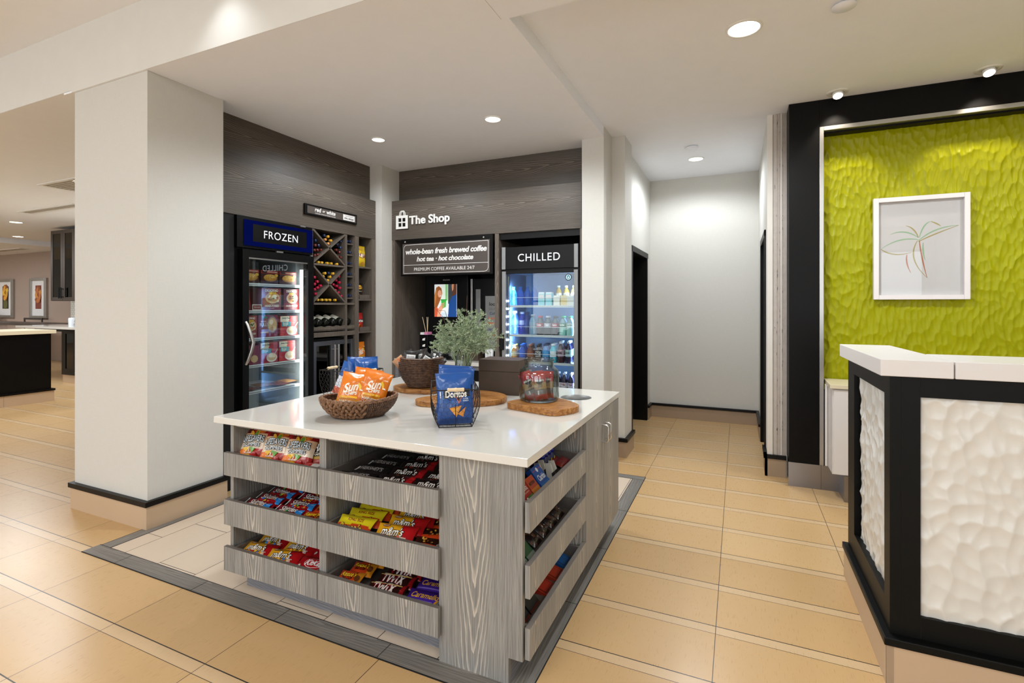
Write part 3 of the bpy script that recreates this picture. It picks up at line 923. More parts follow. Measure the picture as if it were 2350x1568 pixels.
hp = [(FX + .012, 2.862, 1.36), (FX + .030, 2.866, 1.33), (FX + .048, 2.884, 1.25), (FX + .055, 2.898, 1.19), (FX + .048, 2.884, 1.12), (FX + .030, 2.866, 1.04), (FX + .012, 2.862, 1.01)]
for p, q in zip(hp, hp[1:]):
    pass
b.tube(hp, [.012, .013, .014, .015, .014, .013, .012], 8); ob('handle', b, M['alu'], parent=fd)
FSH = (1.682, 1.450, 1.213, .984, .759, .45)
for z in FSH:
    b = MB(); b.box(-4.34, FX - .075, 2.872, 3.518, z - .012, z - .004)
    b.box(FX - .075, FX - .068, 2.872, 3.518, z - .020, z + .004)
    b.box(FX - .0675, FX - .067, 2.88, 3.51, z - .012, z - .006, None, 1)
    ob('shelf', b, [M['shelfwire'], M['greymetal']], parent=fz)
b = MB(); b.box(FX - .052, FX - .030, 3.478, 3.498, .20, 1.83); ob('lamp_tube', b, M['tube'], parent=fz)
area('freezer_lamp_glow', (FX - .065, 3.47, 1.05), (0, PI / 2, R(10)), 1.5, .04, 4.5, (1, 1, .97))

# 'red or white' sign
sg = thing('wine_sign', 'small black framed red or white wine sign on the dark wood', 'sign', (-3.72, 3.856, 2.40))
def tilt_face(y0, z0, y1, z1, x):   # a slightly perspective-free rectangle
    pass
b = MB()
b.box(-3.732, -3.712, 3.503, 4.209, 2.356, 2.458); o = ob('frame', b, M['black'], parent=sg, bevel=.002)
b = MB(); b.box(-3.714, -3.7105, 3.53, 4.19, 2.372, 2.442); ob('sign_face', b, M['signbrown'], parent=sg)
f = face_x(-3.7105)
b = MB(); lay(b, 'red', f, 3.662, 2.420, .080, None, None, .15, .02); lay(b, 'or', f, 3.738, 2.415, .034, None, None, .15, .01); lay(b, 'white', f, 3.832, 2.418, .120, None, None, .15, .02)
lay(b, 'CHILLED WINE IN WINE COOLER', f, 3.76, 2.3835, .27, .010, None); ob('lettering', b, M['signtext'], parent=sg)
b = MB(); b.box(-3.7105, -3.709, 4.0, 4.17, 2.378, 2.436); ob('note_card', b, M['mount'], parent=sg)
f = face_x(-3.709)
b = MB(); lay(b, 'WINE AVAILABILITY', f, 4.085, 2.422, .12, None, None); lay(b, '5PM to Midnight', f, 4.085, 2.396, .14, .02, None, .2, .03); ob('handwriting', b, M['black'], parent=sg)

# ================================================================== BACK WALL : COFFEE NOOK
nk = thing('coffee_niche', 'dark wood niche frame around the coffee bar and drinks fridge', 'niche', (-2.5, 4.95, 0))
b = MB(); b.box(-3.644, -3.605, 4.716, 5.38, 0, 2.245); ob('side_panel', b, M['unitwood'], parent=nk)
b = MB(); b.box(-2.322, -2.277, 4.716, 5.38, 0, 2.245); ob('side_panel', b, M['unitwood'], parent=nk)
b = MB(); b.box(-1.401, -1.378, 4.716, 5.38, 0, 2.245); ob('side_panel', b, M['unitwood'], parent=nk)
b = MB(); b.box(-3.605, -2.322, 5.36, 5.38, 0, 2.245); ob('back_panel', b, M['black'], parent=nk)
b = MB(); b.box(-2.277, -1.401, 4.735, 5.36, 2.18, 2.243); b.box(-2.277, -1.401, 5.355, 5.38, 0, 2.2); ob('inner_lining', b, M['black'], parent=nk)
cc = thing('coffee_counter', 'white topped coffee counter in the dark niche', 'counter', (-2.96, 5.0, 0))
b = MB(); b.box(-3.603, -2.324, 4.70, 5.355, .846, .886); ob('countertop', b, M['quartz'], parent=cc, bevel=.003)
b = MB(); b.box(-3.603, -2.324, 4.72, 4.74, .80, .846); b.box(-3.603, -3.56, 4.72, 5.3, 0, .80); b.box(-2.37, -2.324, 4.72, 5.3, 0, .80); ob('apron', b, M['woodv_low'], parent=cc)
b = MB(); b.box(-3.56, -2.37, 4.78, 5.3, 0, .80); ob('base', b, M['black'], parent=cc)
cs = thing('coffee_sign', 'hanging taupe coffee sign with white lettering in the niche', 'sign', (-2.92, 4.68, 2.03))
b = MB(); b.box(-3.50, -2.335, 4.690, 4.712, 1.825, 2.238); ob('backing', b, M['black'], parent=cs, bevel=.002)
b = MB(); b.box(-3.473, -2.366, 4.684, 4.690, 1.843, 2.188); ob('sign_face', b, M['signbrown'], parent=cs)
f = face_y(4.684)
b = MB()
lay(b, 'whole-bean fresh brewed coffee', f, -2.915, 2.098, 1.03, .062, None, .22, .028, sp=.95)
lay(b, 'hot tea · hot chocolate', f, -2.92, 2.012, .72, .054, None, .22, .028, sp=.95)
lay(b, 'PREMIUM COFFEE AVAILABLE 24/7', f, -2.93, 1.899, .77, .036, None)
def frame_line(b, x0, x1, z0, z1, r, w=.004):
    P = []
    for (cx, cz, a0, cut) in ((x1, z1, 0, 0), (x0, z1, 90, 1), (x0, z0, 180, 0), (x1, z0, 270, 1)):
        if cut:
            ox = cx - r if cx == x1 else cx + r; oz = cz - r if cz == z1 else cz + r
            for k in range(7):
                a = R(a0 + 90 * k / 6); P.append((ox + r * math.cos(a), oz + r * math.sin(a)))
        else: P.append((cx, cz))
    for i in range(len(P)):
        a = Vector(P[i]); c = Vector(P[(i + 1) % len(P)]); d_ = (c - a)
        if d_.length < 1e-6: continue
        d_.normalize(); n_ = Vector((-d_.y, d_.x)) * w / 2
        lay_poly(b, [a - n_, c - n_, c + n_, a + n_], f, None)
frame_line(b, -3.457, -2.382, 1.855, 2.176, .045)
b.box(-3.457, -2.382, 4.6832, 4.684, 1.945, 1.949)
ob('lettering', b, M['signtext'], parent=cs)
for x in (-3.44, -2.44):
    b = MB(); b.lathe([(.010, 0), (.010, .006), (.0001, .007)], 12, cap=False); b.xf(TM(x, 4.690, 2.212, 0, R(90)))
    ob('screw', b, M['chrome'], parent=cs)
# The Shop lettering + bag emblem
sh = thing('shop_sign', 'white shopping bag emblem with The Shop lettering on dark wood', 'sign', (-3.3, 4.71, 2.45))
def shop(b, y, g=0):
    b.box(-3.570 - g, -3.412 + g, y - .012, y, 2.366 - g, 2.520 + g)
b = MB()
x0, x1, z0, z1 = -3.572, -3.412, 2.366, 2.518
cx, cz = (x0 + x1) / 2, (z0 + z1) / 2 - .002
w = .044; gp = .006
for sx in (-1, 1):
    for sz in (-1, 1): pass
b.box(x0, cx - w - gp, 4.694, 4.706, z0, z1); b.box(cx + w + gp, x1, 4.694, 4.706, z0, z1)
b.box(cx - w - gp, cx + w + gp, 4.694, 4.706, z0, cz - w - gp); b.box(cx - w - gp, cx + w + gp, 4.694, 4.706, cz + w + gp, z1)
b.box(cx - gp, cx + gp, 4.694, 4.706, cz - w - gp, cz + w + gp); b.box(cx - w - gp, cx - gp, 4.694, 4.706, cz - gp, cz + gp); b.box(cx + gp, cx + w + gp, 4.694, 4.706, cz - gp, cz + gp)
for dx in (0, .018):
    b.tube([(cx - .03 + dx + .030 * (1 - math.cos(a)) - .004, 4.700, z1 + .052 * math.sin(a) ** .8) for a in [PI * k / 14 for k in range(15)]], .0055, 6)
ob('bag_emblem', b, M['signtext'], parent=sh)
b = MB(); lay(b, 'The Shop', face_y(4.694), -3.125, 2.442, .53, .125, None, 0, .022); 
nv = len(b.v); nf = len(b.f)
b.v += [Vector((p.x, 4.706, p.z)) for p in b.v[:nv]]
from collections import Counter
ed = Counter()
for fc in b.f[:nf]:
    for i in range(len(fc)): ed[(fc[i], fc[(i + 1) % len(fc)])] += 1
for (a, c) in list(ed):
    if (c, a) not in ed:
        b.f.append([c, a, a + nv, c + nv]); b.c.append(None); b.m.append(0); b.s.append(False)
ob('lettering', b, M['signtext'], parent=sh)
b = MB(); b.box(x0 + .004, x1 + .004, 4.7065, 4.711, z0 - .006, z1 - .006); ob('shadow_plate', b, M['black'], parent=sh)

# coffee brewer with a lit screen
cm = thing('coffee_machine', 'tall black coffee brewer with a lit picture screen in the niche', 'coffee machine', (-3.13, 5.16, .886))
b = MB(); b.box(-3.42, -2.84, 5.06, 5.34, .99, 1.84); b.box(-3.42, -2.84, 4.98, 5.34, .888, .93); b.box(-3.42, -3.30, 5.06, 5.34, .93, .99); b.box(-2.95, -2.84, 5.06, 5.34, .93, .99)
b.box(-3.42, -2.84, 5.2, 5.34, .93, .99); ob('body', b, M['blackplastic'], parent=cm, bevel=.006)
f = face_y(5.054)
b = MB(); xa, xb, za, zb = -3.286, -2.982, 1.360, 1.742
b.box(xa, xb, 5.054, 5.06, za, zb, '#e9eef0')
W_, H_ = xb - xa, zb - za
S = lambda pts: [(xa + u * W_, za + v * H_) for u, v in pts]
lay_poly(b, S([(.36, .45), (.62, .45), (.62, 1), (.36, 1)]), f, '#dff0df', 1); lay_poly(b, S([(.50, .5), (.60, .5), (.60, 1), (.50, 1)]), f, '#8fc48c', 2)
lay_poly(b, S([(.62, .4), (.86, .4), (.86, 1), (.62, 1)]), f, '#3a4248', 1)
lay_poly(b, S([(0, 0), (1, 0), (1, .08), (0, .06)]), f, '#c4452a', 1); lay_poly(b, S([(.28, 0), (.62, 0), (.6, .14), (.3, .14)]), f, '#cfe0ea', 2)
lay_poly(b, S([(0, .20), (.12, .28), (.26, .50), (.36, .72), (.32, .88), (.20, .95), (.08, .9), (0, .66)]), f, '#9a5a2c', 2)
lay_oval(b, xa + .24 * W_, za + .71 * H_, .095 * W_, .115 * H_, f, '#e0a080', 3)
lay_poly(b, S([(.02, .3), (.10, .62), (.13, .86), (.06, .80), (0, .66), (0, .3)]), f, '#c07a3c', 4)
lay_poly(b, S([(.245, .655), (.30, .66), (.29, .635), (.26, .635)]), f, '#ffffff', 4)
lay_poly(b, S([(0, 0), (.24, 0), (.22, .2), (.12, .3), (0, .26)]), f, '#d05c38', 3)
lay_poly(b, S([(.12, .0), (.18, .26), (.34, .40), (.46, .44), (.50, .34), (.38, .24), (.28, .12), (.26, 0)]), f, '#e6a585', 5)
lay_poly(b, S([(.30, .52), (.54, .52), (.52, .30), (.36, .26)]), f, '#3fb64b', 6); lay_poly(b, S([(.29, .54), (.55, .54), (.55, .51), (.29, .51)]), f, '#2f9a3c', 7)
for k in range(3): lay_poly(b, S([(.30, .27 + .05 * k), (.46, .31 + .05 * k), (.47, .345 + .05 * k), (.31, .30 + .05 * k)]), f, '#dd9a7a', 8)
lay_poly(b, S([(.62, .0), (.66, .42), (.80, .62), (1, .70), (1, 0)]), f, '#1d4a8c', 4)
lay_poly(b, S([(.80, .62), (.82, .8), (.78, .96), (.86, 1), (1, 1), (1, .66)]), f, '#5c3524', 3); lay_poly(b, S([(.78, .96), (.8, .78), (.86, .84), (.88, 1), (.8, 1)]), f, '#c88a68', 4)
ob('screen', b, M['screen'], parent=cm)
b = MB(); lay(b, 'BUNN', face_y(5.06), -3.115, 1.793, .075, .016, None, 0, .03); lay_oval(b, -3.165, 1.793, .008, .008, face_y(5.06), None); ob('maker_badge', b, M['alu'], parent=cm)
b = MB(); b.tube([(-3.14, 5.02, 1.02), (-3.14, 5.02, 1.08)], .016, 10); b.box(-3.17, -3.11, 5.0, 5.06, 1.07, 1.14); ob('nozzle', b, M['steel'], parent=cm)
b = MB(); b.box(-3.33, -2.93, 4.985, 5.19, .93, .936); ob('drip_grid', b, M['steel'], parent=cm)
cm2 = thing('hot_water_machine', 'black machine with silver edge strips right of the coffee brewer', 'coffee machine', (-2.62, 5.2, .886))
b = MB(); b.box(-2.80, -2.345, 5.12, 5.34, .888, 1.80); ob('body', b, M['blackplastic'], parent=cm2, bevel=.006)
b = MB(); b.box(-2.826, -2.80, 5.10, 5.34, .888, 1.80); ob('edge_strip', b, M['alu'], parent=cm2, bevel=.003)
b = MB(); b.box(-2.76, -2.70, 5.11, 5.12, 1.0, 1.68); ob('silver_panel', b, M['greymetal'], parent=cm2)
mb_ = thing('price_board', 'narrow grey handwritten coffee price board behind the niche post', 'sign', (-2.47, 5.04, .886))
b = MB(); b.box(-2.62, -2.33, 5.045, 5.055, .888, 1.62); ob('backing', b, M['black'], parent=mb_)
b = MB(); b.box(-2.60, -2.335, 5.039, 5.045, .98, 1.60); ob('board', b, M['greymetal'], parent=mb_)
f = face_y(5.039)
b = MB(); lay(b, 'local', f, -2.50, 1.51, .10, .04, '#2a2624', 0, .03); lay(b, 'DELIGHTS', f, -2.48, 1.455, .15, .026, '#6a625c'); lay(b, 'Coffee', f, -2.49, 1.405, .11, .03, '#33435c', .1, .02)
lay(b, 'Small $2', f, -2.49, 1.35, .15, .032, '#c96a30', .1, .03); lay(b, 'Medium $3', f, -2.49, 1.295, .16, .032, '#c96a30', .1, .03); lay(b, 'Cappuccino', f, -2.49, 1.225, .18, .032, '#33435c', .1, .02)
lay(b, '$4.25', f, -2.47, 1.16, .11, .036, '#c96a30', .1, .03); lay(b, 'Tea', f, -2.47, 1.05, .06, .03, '#33435c', .1, .02)
ob('handwriting', b, M['card'], parent=mb_)
ap = thing('coffee_urn', 'small steel coffee urn on black tray beside the brewer', 'urn', (-2.93, 4.88, .886))
b = MB(); b.lathe([(.075, 0), (.075, .02), (.06, .03), (.06, .035)], 24, (-2.93, 4.88, .886)); ob('tray', b, M['blackplastic'], parent=ap)
b = MB(); b.lathe([(.045, .035), (.048, .05), (.048, .19), (.044, .21), (.0001, .215)], 24, (-2.93, 4.88, .886)); ob('cylinder', b, M['steel'], parent=ap)
b = MB(); b.box(-2.942, -2.918, 4.815, 4.836, .97, 1.06); ob('tap', b, M['blackplastic'], parent=ap, bevel=.004)
st = thing('stirrer_caddy', 'black caddy with stir sticks and sweetener packets behind woven basket', 'caddy', (-3.27, 4.86, .886))
b = MB(); b.box(-3.325, -3.215, 4.80, 4.92, .886, 1.16); ob('box', b, M['blackplastic'], parent=st, bevel=.004)
b = MB(); b.box(-3.318, -3.27, 4.81, 4.90, 1.16, 1.185, '#e8e8e6'); b.box(-3.265, -3.222, 4.81, 4.90, 1.16, 1.19, '#d88ab0'); ob('packets', b, M['card'], parent=st)
b = MB()
for dx, tx in ((0, -.06), (.01, -.01), (.005, .012)): b.tube([(-3.27 + dx, 4.87, 1.14), (-3.27 + dx + tx, 4.87, 1.36)], .003, 6)
ob('stir_stick', b, M['pale'], parent=st)
for k in range(3):
    b = MB(); lay_poly(b, [(-3.285, .955 + .07 * k), (-3.25, .955 + .07 * k), (-3.245, .985 + .07 * k), (-3.28, .975 + .07 * k)], face_y(4.80), None); ob('emblem', b, M['signtext'], parent=st)
nh = thing('cup_stack', 'stack of white paper cups hanging beside the price board', 'cups', (-2.50, 4.93, .886))
for k, dx in enumerate((-.03, 0, .03)):
    b = MB(); b.lathe([(.014, 0), (.018, .13), (.0165, .13), (.0001, .02)], 14, (-2.50 + dx, 4.93 + .01 * k, .888)); ob('cup', b, M['whiteplastic'], parent=nh)
b = MB(); b.box(-2.74, -2.60, 4.86, 5.0, .887, .97); b.box(-2.735, -2.605, 4.855, 4.86, .92, .925)
ob('tea_crate', b, M['boxbrown'], at=(-2.67, 4.93, .887), label='small brown wooden tea crate on counter behind the vase', cat='crate', bevel=.003)

# ================================================================== DRINKS FRIDGE
cf = thing('drinks_fridge', 'tall grey glass door drinks fridge with a CHILLED header', 'fridge', (-1.84, 5.04, 0))
FY = 4.745
b = MB()
b.box(-2.255, -2.215, FY + .03, 5.34, .05, 2.10); b.box(-1.467, -1.427, FY + .03, 5.34, .05, 2.10)
b.box(-2.215, -1.467, 5.30, 5.34, .05, 2.10); b.box(-2.215, -1.467, FY + .03, 5.30, 1.84, 2.10); b.box(-2.215, -1.467, FY + .03, 5.30, .05, .20)
ob('body', b, M['blackplastic'], parent=cf)
b = MB(); b.box(-2.214, -1.468, 5.29, 5.299, .2, 1.84); b.box(-2.214, -2.208, FY + .035, 5.29, .2, 1.84); b.box(-1.474, -1.468, FY + .035, 5.29, .2, 1.84); b.box(-2.208, -1.474, FY + .035, 5.29, 1.833, 1.839); b.box(-2.208, -1.474, FY + .035, 5.29, .201, .207)
ob('liner', b, M['fridgein2'], parent=cf)
b = MB(); b.box(-2.215, -1.467, FY, FY + .03, 1.868, 2.098); hd = ob('header_box', b, M['black'], parent=cf, bevel=.003)
for xa_, xb_ in ((-2.255, -2.212), (-1.470, -1.427)):
    b = MB(); b.box(xa_, xb_, FY - .004, FY + .03, 1.869, 2.101); ob('header_trim', b, M['greymetal'], parent=hd, bevel=.003)
b = MB(); lay(b, 'CHILLED', face_y(FY), -1.843, 1.986, .455, .078, None, 0, .0, sp=1.12); ob('lettering', b, M['whitetext'], parent=hd)
b = MB(); b.box(-2.24, -1.44, FY + .04, 5.3, 0, .05); ob('foot', b, M['dark'], parent=cf)
d = MB(); d.box(-2.253, -2.208, FY - .004, FY + .03, .06, 1.848); d.box(-1.472, -1.428, FY - .004, FY + .03, .06, 1.848)
d.box(-2.208, -1.472, FY - .002, FY + .03, 1.822, 1.846, None, 1); d.box(-2.208, -1.472, FY - .002, FY + .03, .06, .18)
dd = ob('door', d, [M['greymetal'], M['black']], parent=cf, bevel=.003)
b = MB(); b.box(-2.208, -1.472, FY + .012, FY + .016, .18, 1.822); ob('pane', b, M['pane'], parent=dd)
b = MB(); b.box(-2.268, -2.225, FY - .022, FY - .002, 1.03, 1.19); ob('handle', b, M['blackplastic'], parent=dd, bevel=.004)
b = MB(); lay_oval(b, -1.531, 1.775, .034, .034, face_y(FY + .012), '#10181c', 1, 24); lay_oval(b, -1.531, 1.775, .026, .026, face_y(FY + .012), '#bfe3ec', 2, 24); lay_oval(b, -1.531, 1.775, .016, .02, face_y(FY + .012), '#1c6a80', 3, 14); lay_oval(b, -1.531, 1.772, .007, .012, face_y(FY + .012), '#d8f0f4', 4, 10)
ob('round_sticker', b, M['card'], parent=dd)
CSH = (1.492, 1.187, .908, .60)
for z in CSH:
    b = MB(); b.box(-2.205, -1.477, FY + .075, 5.28, z - .010, z - .003); b.box(-2.205, -1.477, FY + .066, FY + .075, z - .018, z + .004)
    for k in range(44): b.box(-2.198 + .0163 * k, -2.190 + .0163 * k, FY + .0652, FY + .066, z - .010, z - .004, None, 1)
    b.tube([(-2.2, FY + .07, z + .085), (-1.48, FY + .07, z + .085)], .0025, 6)
    ob('shelf', b, [M['shelfwire'], M['greymetal']], parent=cf)
b = MB(); b.box(-2.203, -2.193, FY + .04, FY + .062, .25, 1.80); ob('light_bar', b, M['alu'], parent=cf)
k = 0
z = .40
while z < 1.62:
    b = MB(); b.lathe([(.0085, 0), (.0085, .004), (.0001, .006)], 12); b.xf(TM(-2.198, FY + .040, z, 0, R(90))); ob('led', b, M['led'], parent=cf); z += .0815
area('fridge_led_glow', (-2.17, FY + .10, 1.0), (PI / 2, 0, R(12)), .05, 1.4, 24, (.40, .66, 1))
area('fridge_led_glow', (-1.51, FY + .10, 1.0), (PI / 2, 0, R(-12)), .05, 1.4, 32, (.50, .75, 1))
# ================================================================== RECEPTION DESK
dk = thing('reception_desk', 'black reception desk with white scalloped panels and white top', 'desk', (1.2, 2.9, 0))
DX1 = 2.4
b = MB(); b.box(.535, .56, 2.424, 3.30, 0, .155); b.box(.56, DX1, 2.424, 2.449, 0, .155)
b.box(.5342, .56, 2.4232, 2.4245, 0, .155, None, 1); b.box(.5335, .5352, 2.4232, 2.46, 0, .155, None, 0)
ob('plinth', b, [M['skirt'], M['skirtdark']], parent=dk)
b = MB(); b.prism([(.527, 2.413), (DX1, 2.413), (DX1, 2.50), (.60, 2.50), (.60, 3.30), (.527, 3.30)], .155, .187); ob('ledge', b, M['deskblack'], parent=dk, bevel=.004)
b = MB()
fy0, fy1 = 2.452, 2.49
fx0, fx1 = .553, .59
# left face frame (looks towards -x)
b.box(fx0, fx1, 2.452, 2.535, .187, 1.216); b.box(fx0, fx1, 3.128, 3.285, .187, 1.216)
b.box(fx0, fx1, 2.535, 3.128, .187, .30); b.box(fx0, fx1, 2.535, 3.128, 1.137, 1.216)
b.box(fx0 + .045, fx1 + .02, 2.52, 3.14, .25, 1.16)
# front face frame
b.box(fx1, .652, fy0, fy1, .187, 1.216); b.box(.652, DX1, fy0, fy1, .187, .274); b.box(.652, DX1, fy0, fy1, 1.137, 1.216); b.box(1.56, 1.66, fy0, fy1, .274, 1.137)
b.box(.64, DX1, fy1 - .004, fy1 + .02, .25, 1.16)
b.box(.59, 1.0, 3.25, 3.285, .187, 1.216)
b.box(.6525, .6535, 2.4512, 2.4525, .19, 1.216, None, 1)
ob('frame', b, [M['deskblack'], M['dark']], parent=dk, bevel=.0015)
def hsh(a, b, s):
    n = (a * 374761393 + b * 668265263 + s * 974711) & 0xffffffff
    n = ((n ^ (n >> 13)) * 1274126177) & 0xffffffff
    return ((n ^ (n >> 16)) & 0xffff) / 65535.0
def scoops(seed, cw, ch, amp, jit=.9):
    """hand-gouged surface: shallow hollows meeting in crisp ridges"""
    pts = {}
    def pt(i, j):
        k = (i, j)
        if k not in pts: pts[k] = (i + .5 + jit * (hsh(i, j, seed) - .5), j + .5 + jit * (hsh(i, j, seed + 9) - .5), .85 + .3 * hsh(i, j, seed + 5), (hsh(i, j, seed + 3) - .5) * .7, (hsh(i, j, seed + 4) - .5) * .08)
        return pts[k]
    def h(u, v):
        wx = noise.noise(Vector((u * 4, v * 4, seed))) * .9
        x = u / cw + wx; y = v / ch + noise.noise(Vector((u * 3, v * 3, seed + 4.4))) * .7
        i0, j0 = math.floor(x), math.floor(y)
        best = 9
        for i in (i0 - 1, i0, i0 + 1):
            for j in (j0 - 1, j0, j0 + 1):
                px, py, k, sl, of = pt(i, j)
                dx, dy = x - px, y - py
                dx += sl * dy
                d = (dx * dx + dy * dy) * k + of
                if d < best: best = d
        return amp * (min(best, .7) - .22)
    return h
hf = scoops(3, .046, .066, -.016)
def relief_front(x0, x1, z0, z1, y, nm, step=.006, hh=hf):
    b = MB()
    nu, nv = int((x1 - x0) / step), int((z1 - z0) / step)
    b.grid(lambda i, j: (x0 + (x1 - x0) * i, y + hh(x0 + (x1 - x0) * i, z0 + (z1 - z0) * j), z0 + (z1 - z0) * j), nu, nv)
    return b
ob('relief_panel', relief_front(.652, 1.56, .274, 1.137, 2.468, 'f'), M['relief'], parent=dk)
b = MB(); y0, y1, z0, z1 = 2.535, 3.10, .30, 1.137
b.grid(lambda i, j: (.578 + hf(y1 + (y0 - y1) * i + 5, z0 + (z1 - z0) * j), y1 + (y0 - y1) * i, z0 + (z1 - z0) * j), 95, 140)
ob('relief_panel', b, M['relief'], parent=dk)
b = MB(); b.prism([(.520, 2.440), (.752, 2.440), (.752, 2.78), (.742, 3.285), (.513, 3.285)], 1.216, 1.283); ob('desktop', b, M['whitelam'], parent=dk, bevel=.003)
b = MB(); b.prism([(.756, 2.440), (DX1, 2.440), (DX1, 2.775), (.756, 2.775)], 1.216, 1.283); ob('desktop', b, M['whitelam'], parent=dk, bevel=.003)

# ================================================================== GREEN FEATURE PANEL
fp = thing('feature_panel', 'lime green rippled wall panel in a wide black frame behind the desk', 'wall panel', (1.5, 4.95, 0))
b = MB()
b.box(.385, .603, 4.75, 5.0, .197, ZH - .002); b.box(.603, 3.6, 4.75, 5.0, 2.945, ZH - .002); b.box(3.4, 3.6, 4.75, 5.0, .197, 2.945)
b.box(.603, .640, 4.80, 5.0, .197, 2.945); b.box(.64, 3.4, 4.80, 5.0, 2.90, 2.945)
ob('frame', b, M['blackwood'], parent=fp, bevel=.002)
b = MB(); b.box(.603, .633, 4.745, 4.80, .197, 2.945); b.box(.633, 3.4, 4.745, 4.80, 2.913, 2.945); ob('inner_trim', b, M['alu'], parent=fp, bevel=.002)
hg = scoops(9, .031, .085, -.019)
b = MB(); b.grid(lambda i, j: (.640 + 1.86 * i, 4.888 + hg(.64 + 1.86 * i, .8 + 2.1 * j), .8 + 2.1 * j), 310, 350)
b.grid(lambda i, j: (2.5 + .9 * i, 4.888 + hg(2.5 + .9 * i, .8 + 2.1 * j), .8 + 2.1 * j), 60, 130)
ob('relief_panel', b, M['lime'], parent=fp)
b = MB(); b.box(.64, 3.4, 4.92, 5.01, .2, 2.9); ob('backing', b, M['black'], parent=fp)
b = MB(); b.box(.380, .612, 4.742, 4.76, 0, .197); b.box(.614, .735, 4.744, 4.76, 0, .197); ob('kick_plate', b, M['steel'], parent=fp)
pc = thing('framed_artwork', 'white framed leaf line artwork hanging on the green panel', 'picture', (1.29, 4.85, 1.94))
ax0, ax1, az0, az1 = .985, 1.585, 1.542, 2.346
b = MB()
b.rim(ax0, ax1, az0, az1, .035, 4.83, 4.868)
ob('frame', b, M['whiteframe'], parent=pc, bevel=.003)
b = MB(); b.box(ax0 + .03, ax1 - .03, 4.862, 4.867, az0 + .03, az1 - .03); ob('mount', b, M['mount'], parent=pc)
f = face_y(4.862)
b = MB()
def stroke(b, pts, w0, w1, col, l=1):
    n_ = len(pts)
    P = [Vector(p) for p in pts]
    vs = []
    for i, p in enumerate(P):
        t = (P[min(n_ - 1, i + 1)] - P[max(0, i - 1)]).normalized()
        k = i / (n_ - 1); w = (w0 + (w1 - w0) * k) * (.35 + math.sin(PI * min(1, max(.02, k))) * .65)
        q = Vector((-t.y, t.x)) * w / 2
        vs += [f(*(p - q), l), f(*(p + q), l)]
    cs = col if isinstance(col, list) else [col] * (n_ - 1)
    b.add(vs, [(2 * i, 2 * i + 2, 2 * i + 3, 2 * i + 1) for i in range(n_ - 1)], cs)
def bez(p0, p1, p2, n_=14):
    return [((1 - t) ** 2 * p0[0] + 2 * t * (1 - t) * p1[0] + t * t * p2[0], (1 - t) ** 2 * p0[1] + 2 * t * (1 - t) * p1[1] + t * t * p2[1]) for t in [k / (n_ - 1) for k in range(n_)]]
def A(u, v): return (ax0 + u * (ax1 - ax0), az0 + v * (az1 - az0))
gr, ol, rd = '#9fc39a', '#b5a56c', '#c07a5a'
for p0, p1, p2, c in (((.49, .58), (.28, .62), (.09, .50), gr), ((.09, .50), (.22, .41), (.42, .46), ol), ((.49, .60), (.34, .70), (.19, .64), gr), ((.49, .60), (.45, .70), (.36, .72), ol), ((.50, .60), (.54, .74), (.62, .75), gr), ((.62, .75), (.70, .72), (.72, .70), ol), ((.49, .57), (.66, .70), (.90, .70), gr), ((.49, .56), (.62, .62), (.90, .70), ol), ((.48, .57), (.36, .40), (.58, .21), ol), ((.50, .57), (.52, .40), (.58, .21), rd), ((.54, .55), (.53, .46), (.56, .38), gr), ((.37, .44), (.35, .36), (.41, .26), rd)):
    stroke(b, bez(A(*p0), A(*p1), A(*p2)), .012, .007, c)
ob('leaf_drawing', b, M['card'], parent=pc)
b = MB(); b.box(ax0 + .03, ax1 - .03, 4.845, 4.848, az0 + .03, az1 - .03); ob('glass', b, M['artglass'], parent=pc)
bc = thing('back_counter', 'low white wall cabinet with cream top under the green panel', 'cabinet', (1.5, 4.7, 0))
b = MB(); b.prism([(.640, 4.50), (3.2, 4.50), (3.2, 4.868), (.648, 4.868)], .86, .89); ob('countertop', b, M['tanlam'], parent=bc, bevel=.002)
b = MB(); b.box(.660, 3.2, 4.53, 4.868, .20, .86); ob('carcass', b, M['whitelam'], parent=bc)
b = MB(); b.box(.668, 1.5, 4.512, 4.53, .205, .85); b.box(1.505, 2.3, 4.512, 4.53, .205, .85); ob('door', b, M['whitelam'], parent=bc, bevel=.002)
b = MB(); b.box(.735, 3.2, 4.515, 4.75, 0, .20); ob('plinth', b, [M['steel']], parent=bc)
b = MB(); b.box(.640, .657, 4.735, 4.75, .20, .86); ob('filler_strip', b, M['whitelam'], parent=bc)

# ================================================================== DINING ROOM AT LEFT
br = thing('bar_counter', 'black bar counter with pale top at the far left', 'counter', (-10.2, 1.5, 0))
b = MB(); b.box(-10.6, -9.80, -2, 4.20, .19, 1.05); ob('body', b, M['black'], parent=br, bevel=.004)
b = MB(); b.box(-9.801, -9.795, 3.35, 3.40, .25, 1.0); b.box(-9.801, -9.795, .9, 3.40, .95, 1.0); ob('panel_moulding', b, M['black'], parent=br)
b = MB(); b.box(-10.7, -9.74, -2, 4.24, 1.055, 1.11); ob('countertop', b, M['tanlam'], parent=br, bevel=.004)
b = MB(); b.box(-10.6, -9.755, -2, 4.235, .165, .195); ob('ledge', b, M['black'], parent=br)
b = MB(); b.box(-10.55, -9.77, -2, 4.225, 0, .165); b.box(-9.7705, -9.769, 3.63, 3.634, 0, .165, None, 1); ob('plinth', b, [M['skirt'], M['skirtdark']], parent=br)
kc = thing('kitchen_counter', 'black far counter with white top and glass doored wine fridge', 'counter', (-9, 5.5, 0))
b = MB(); b.box(-11.9, -4.8, 5.26, 5.85, .16, 1.03); ob('body', b, M['black'], parent=kc)
b = MB(); b.box(-13.3, -4.8, 5.12, 5.85, 1.04, 1.085); ob('countertop', b, M['quartz'], parent=kc, bevel=.003)
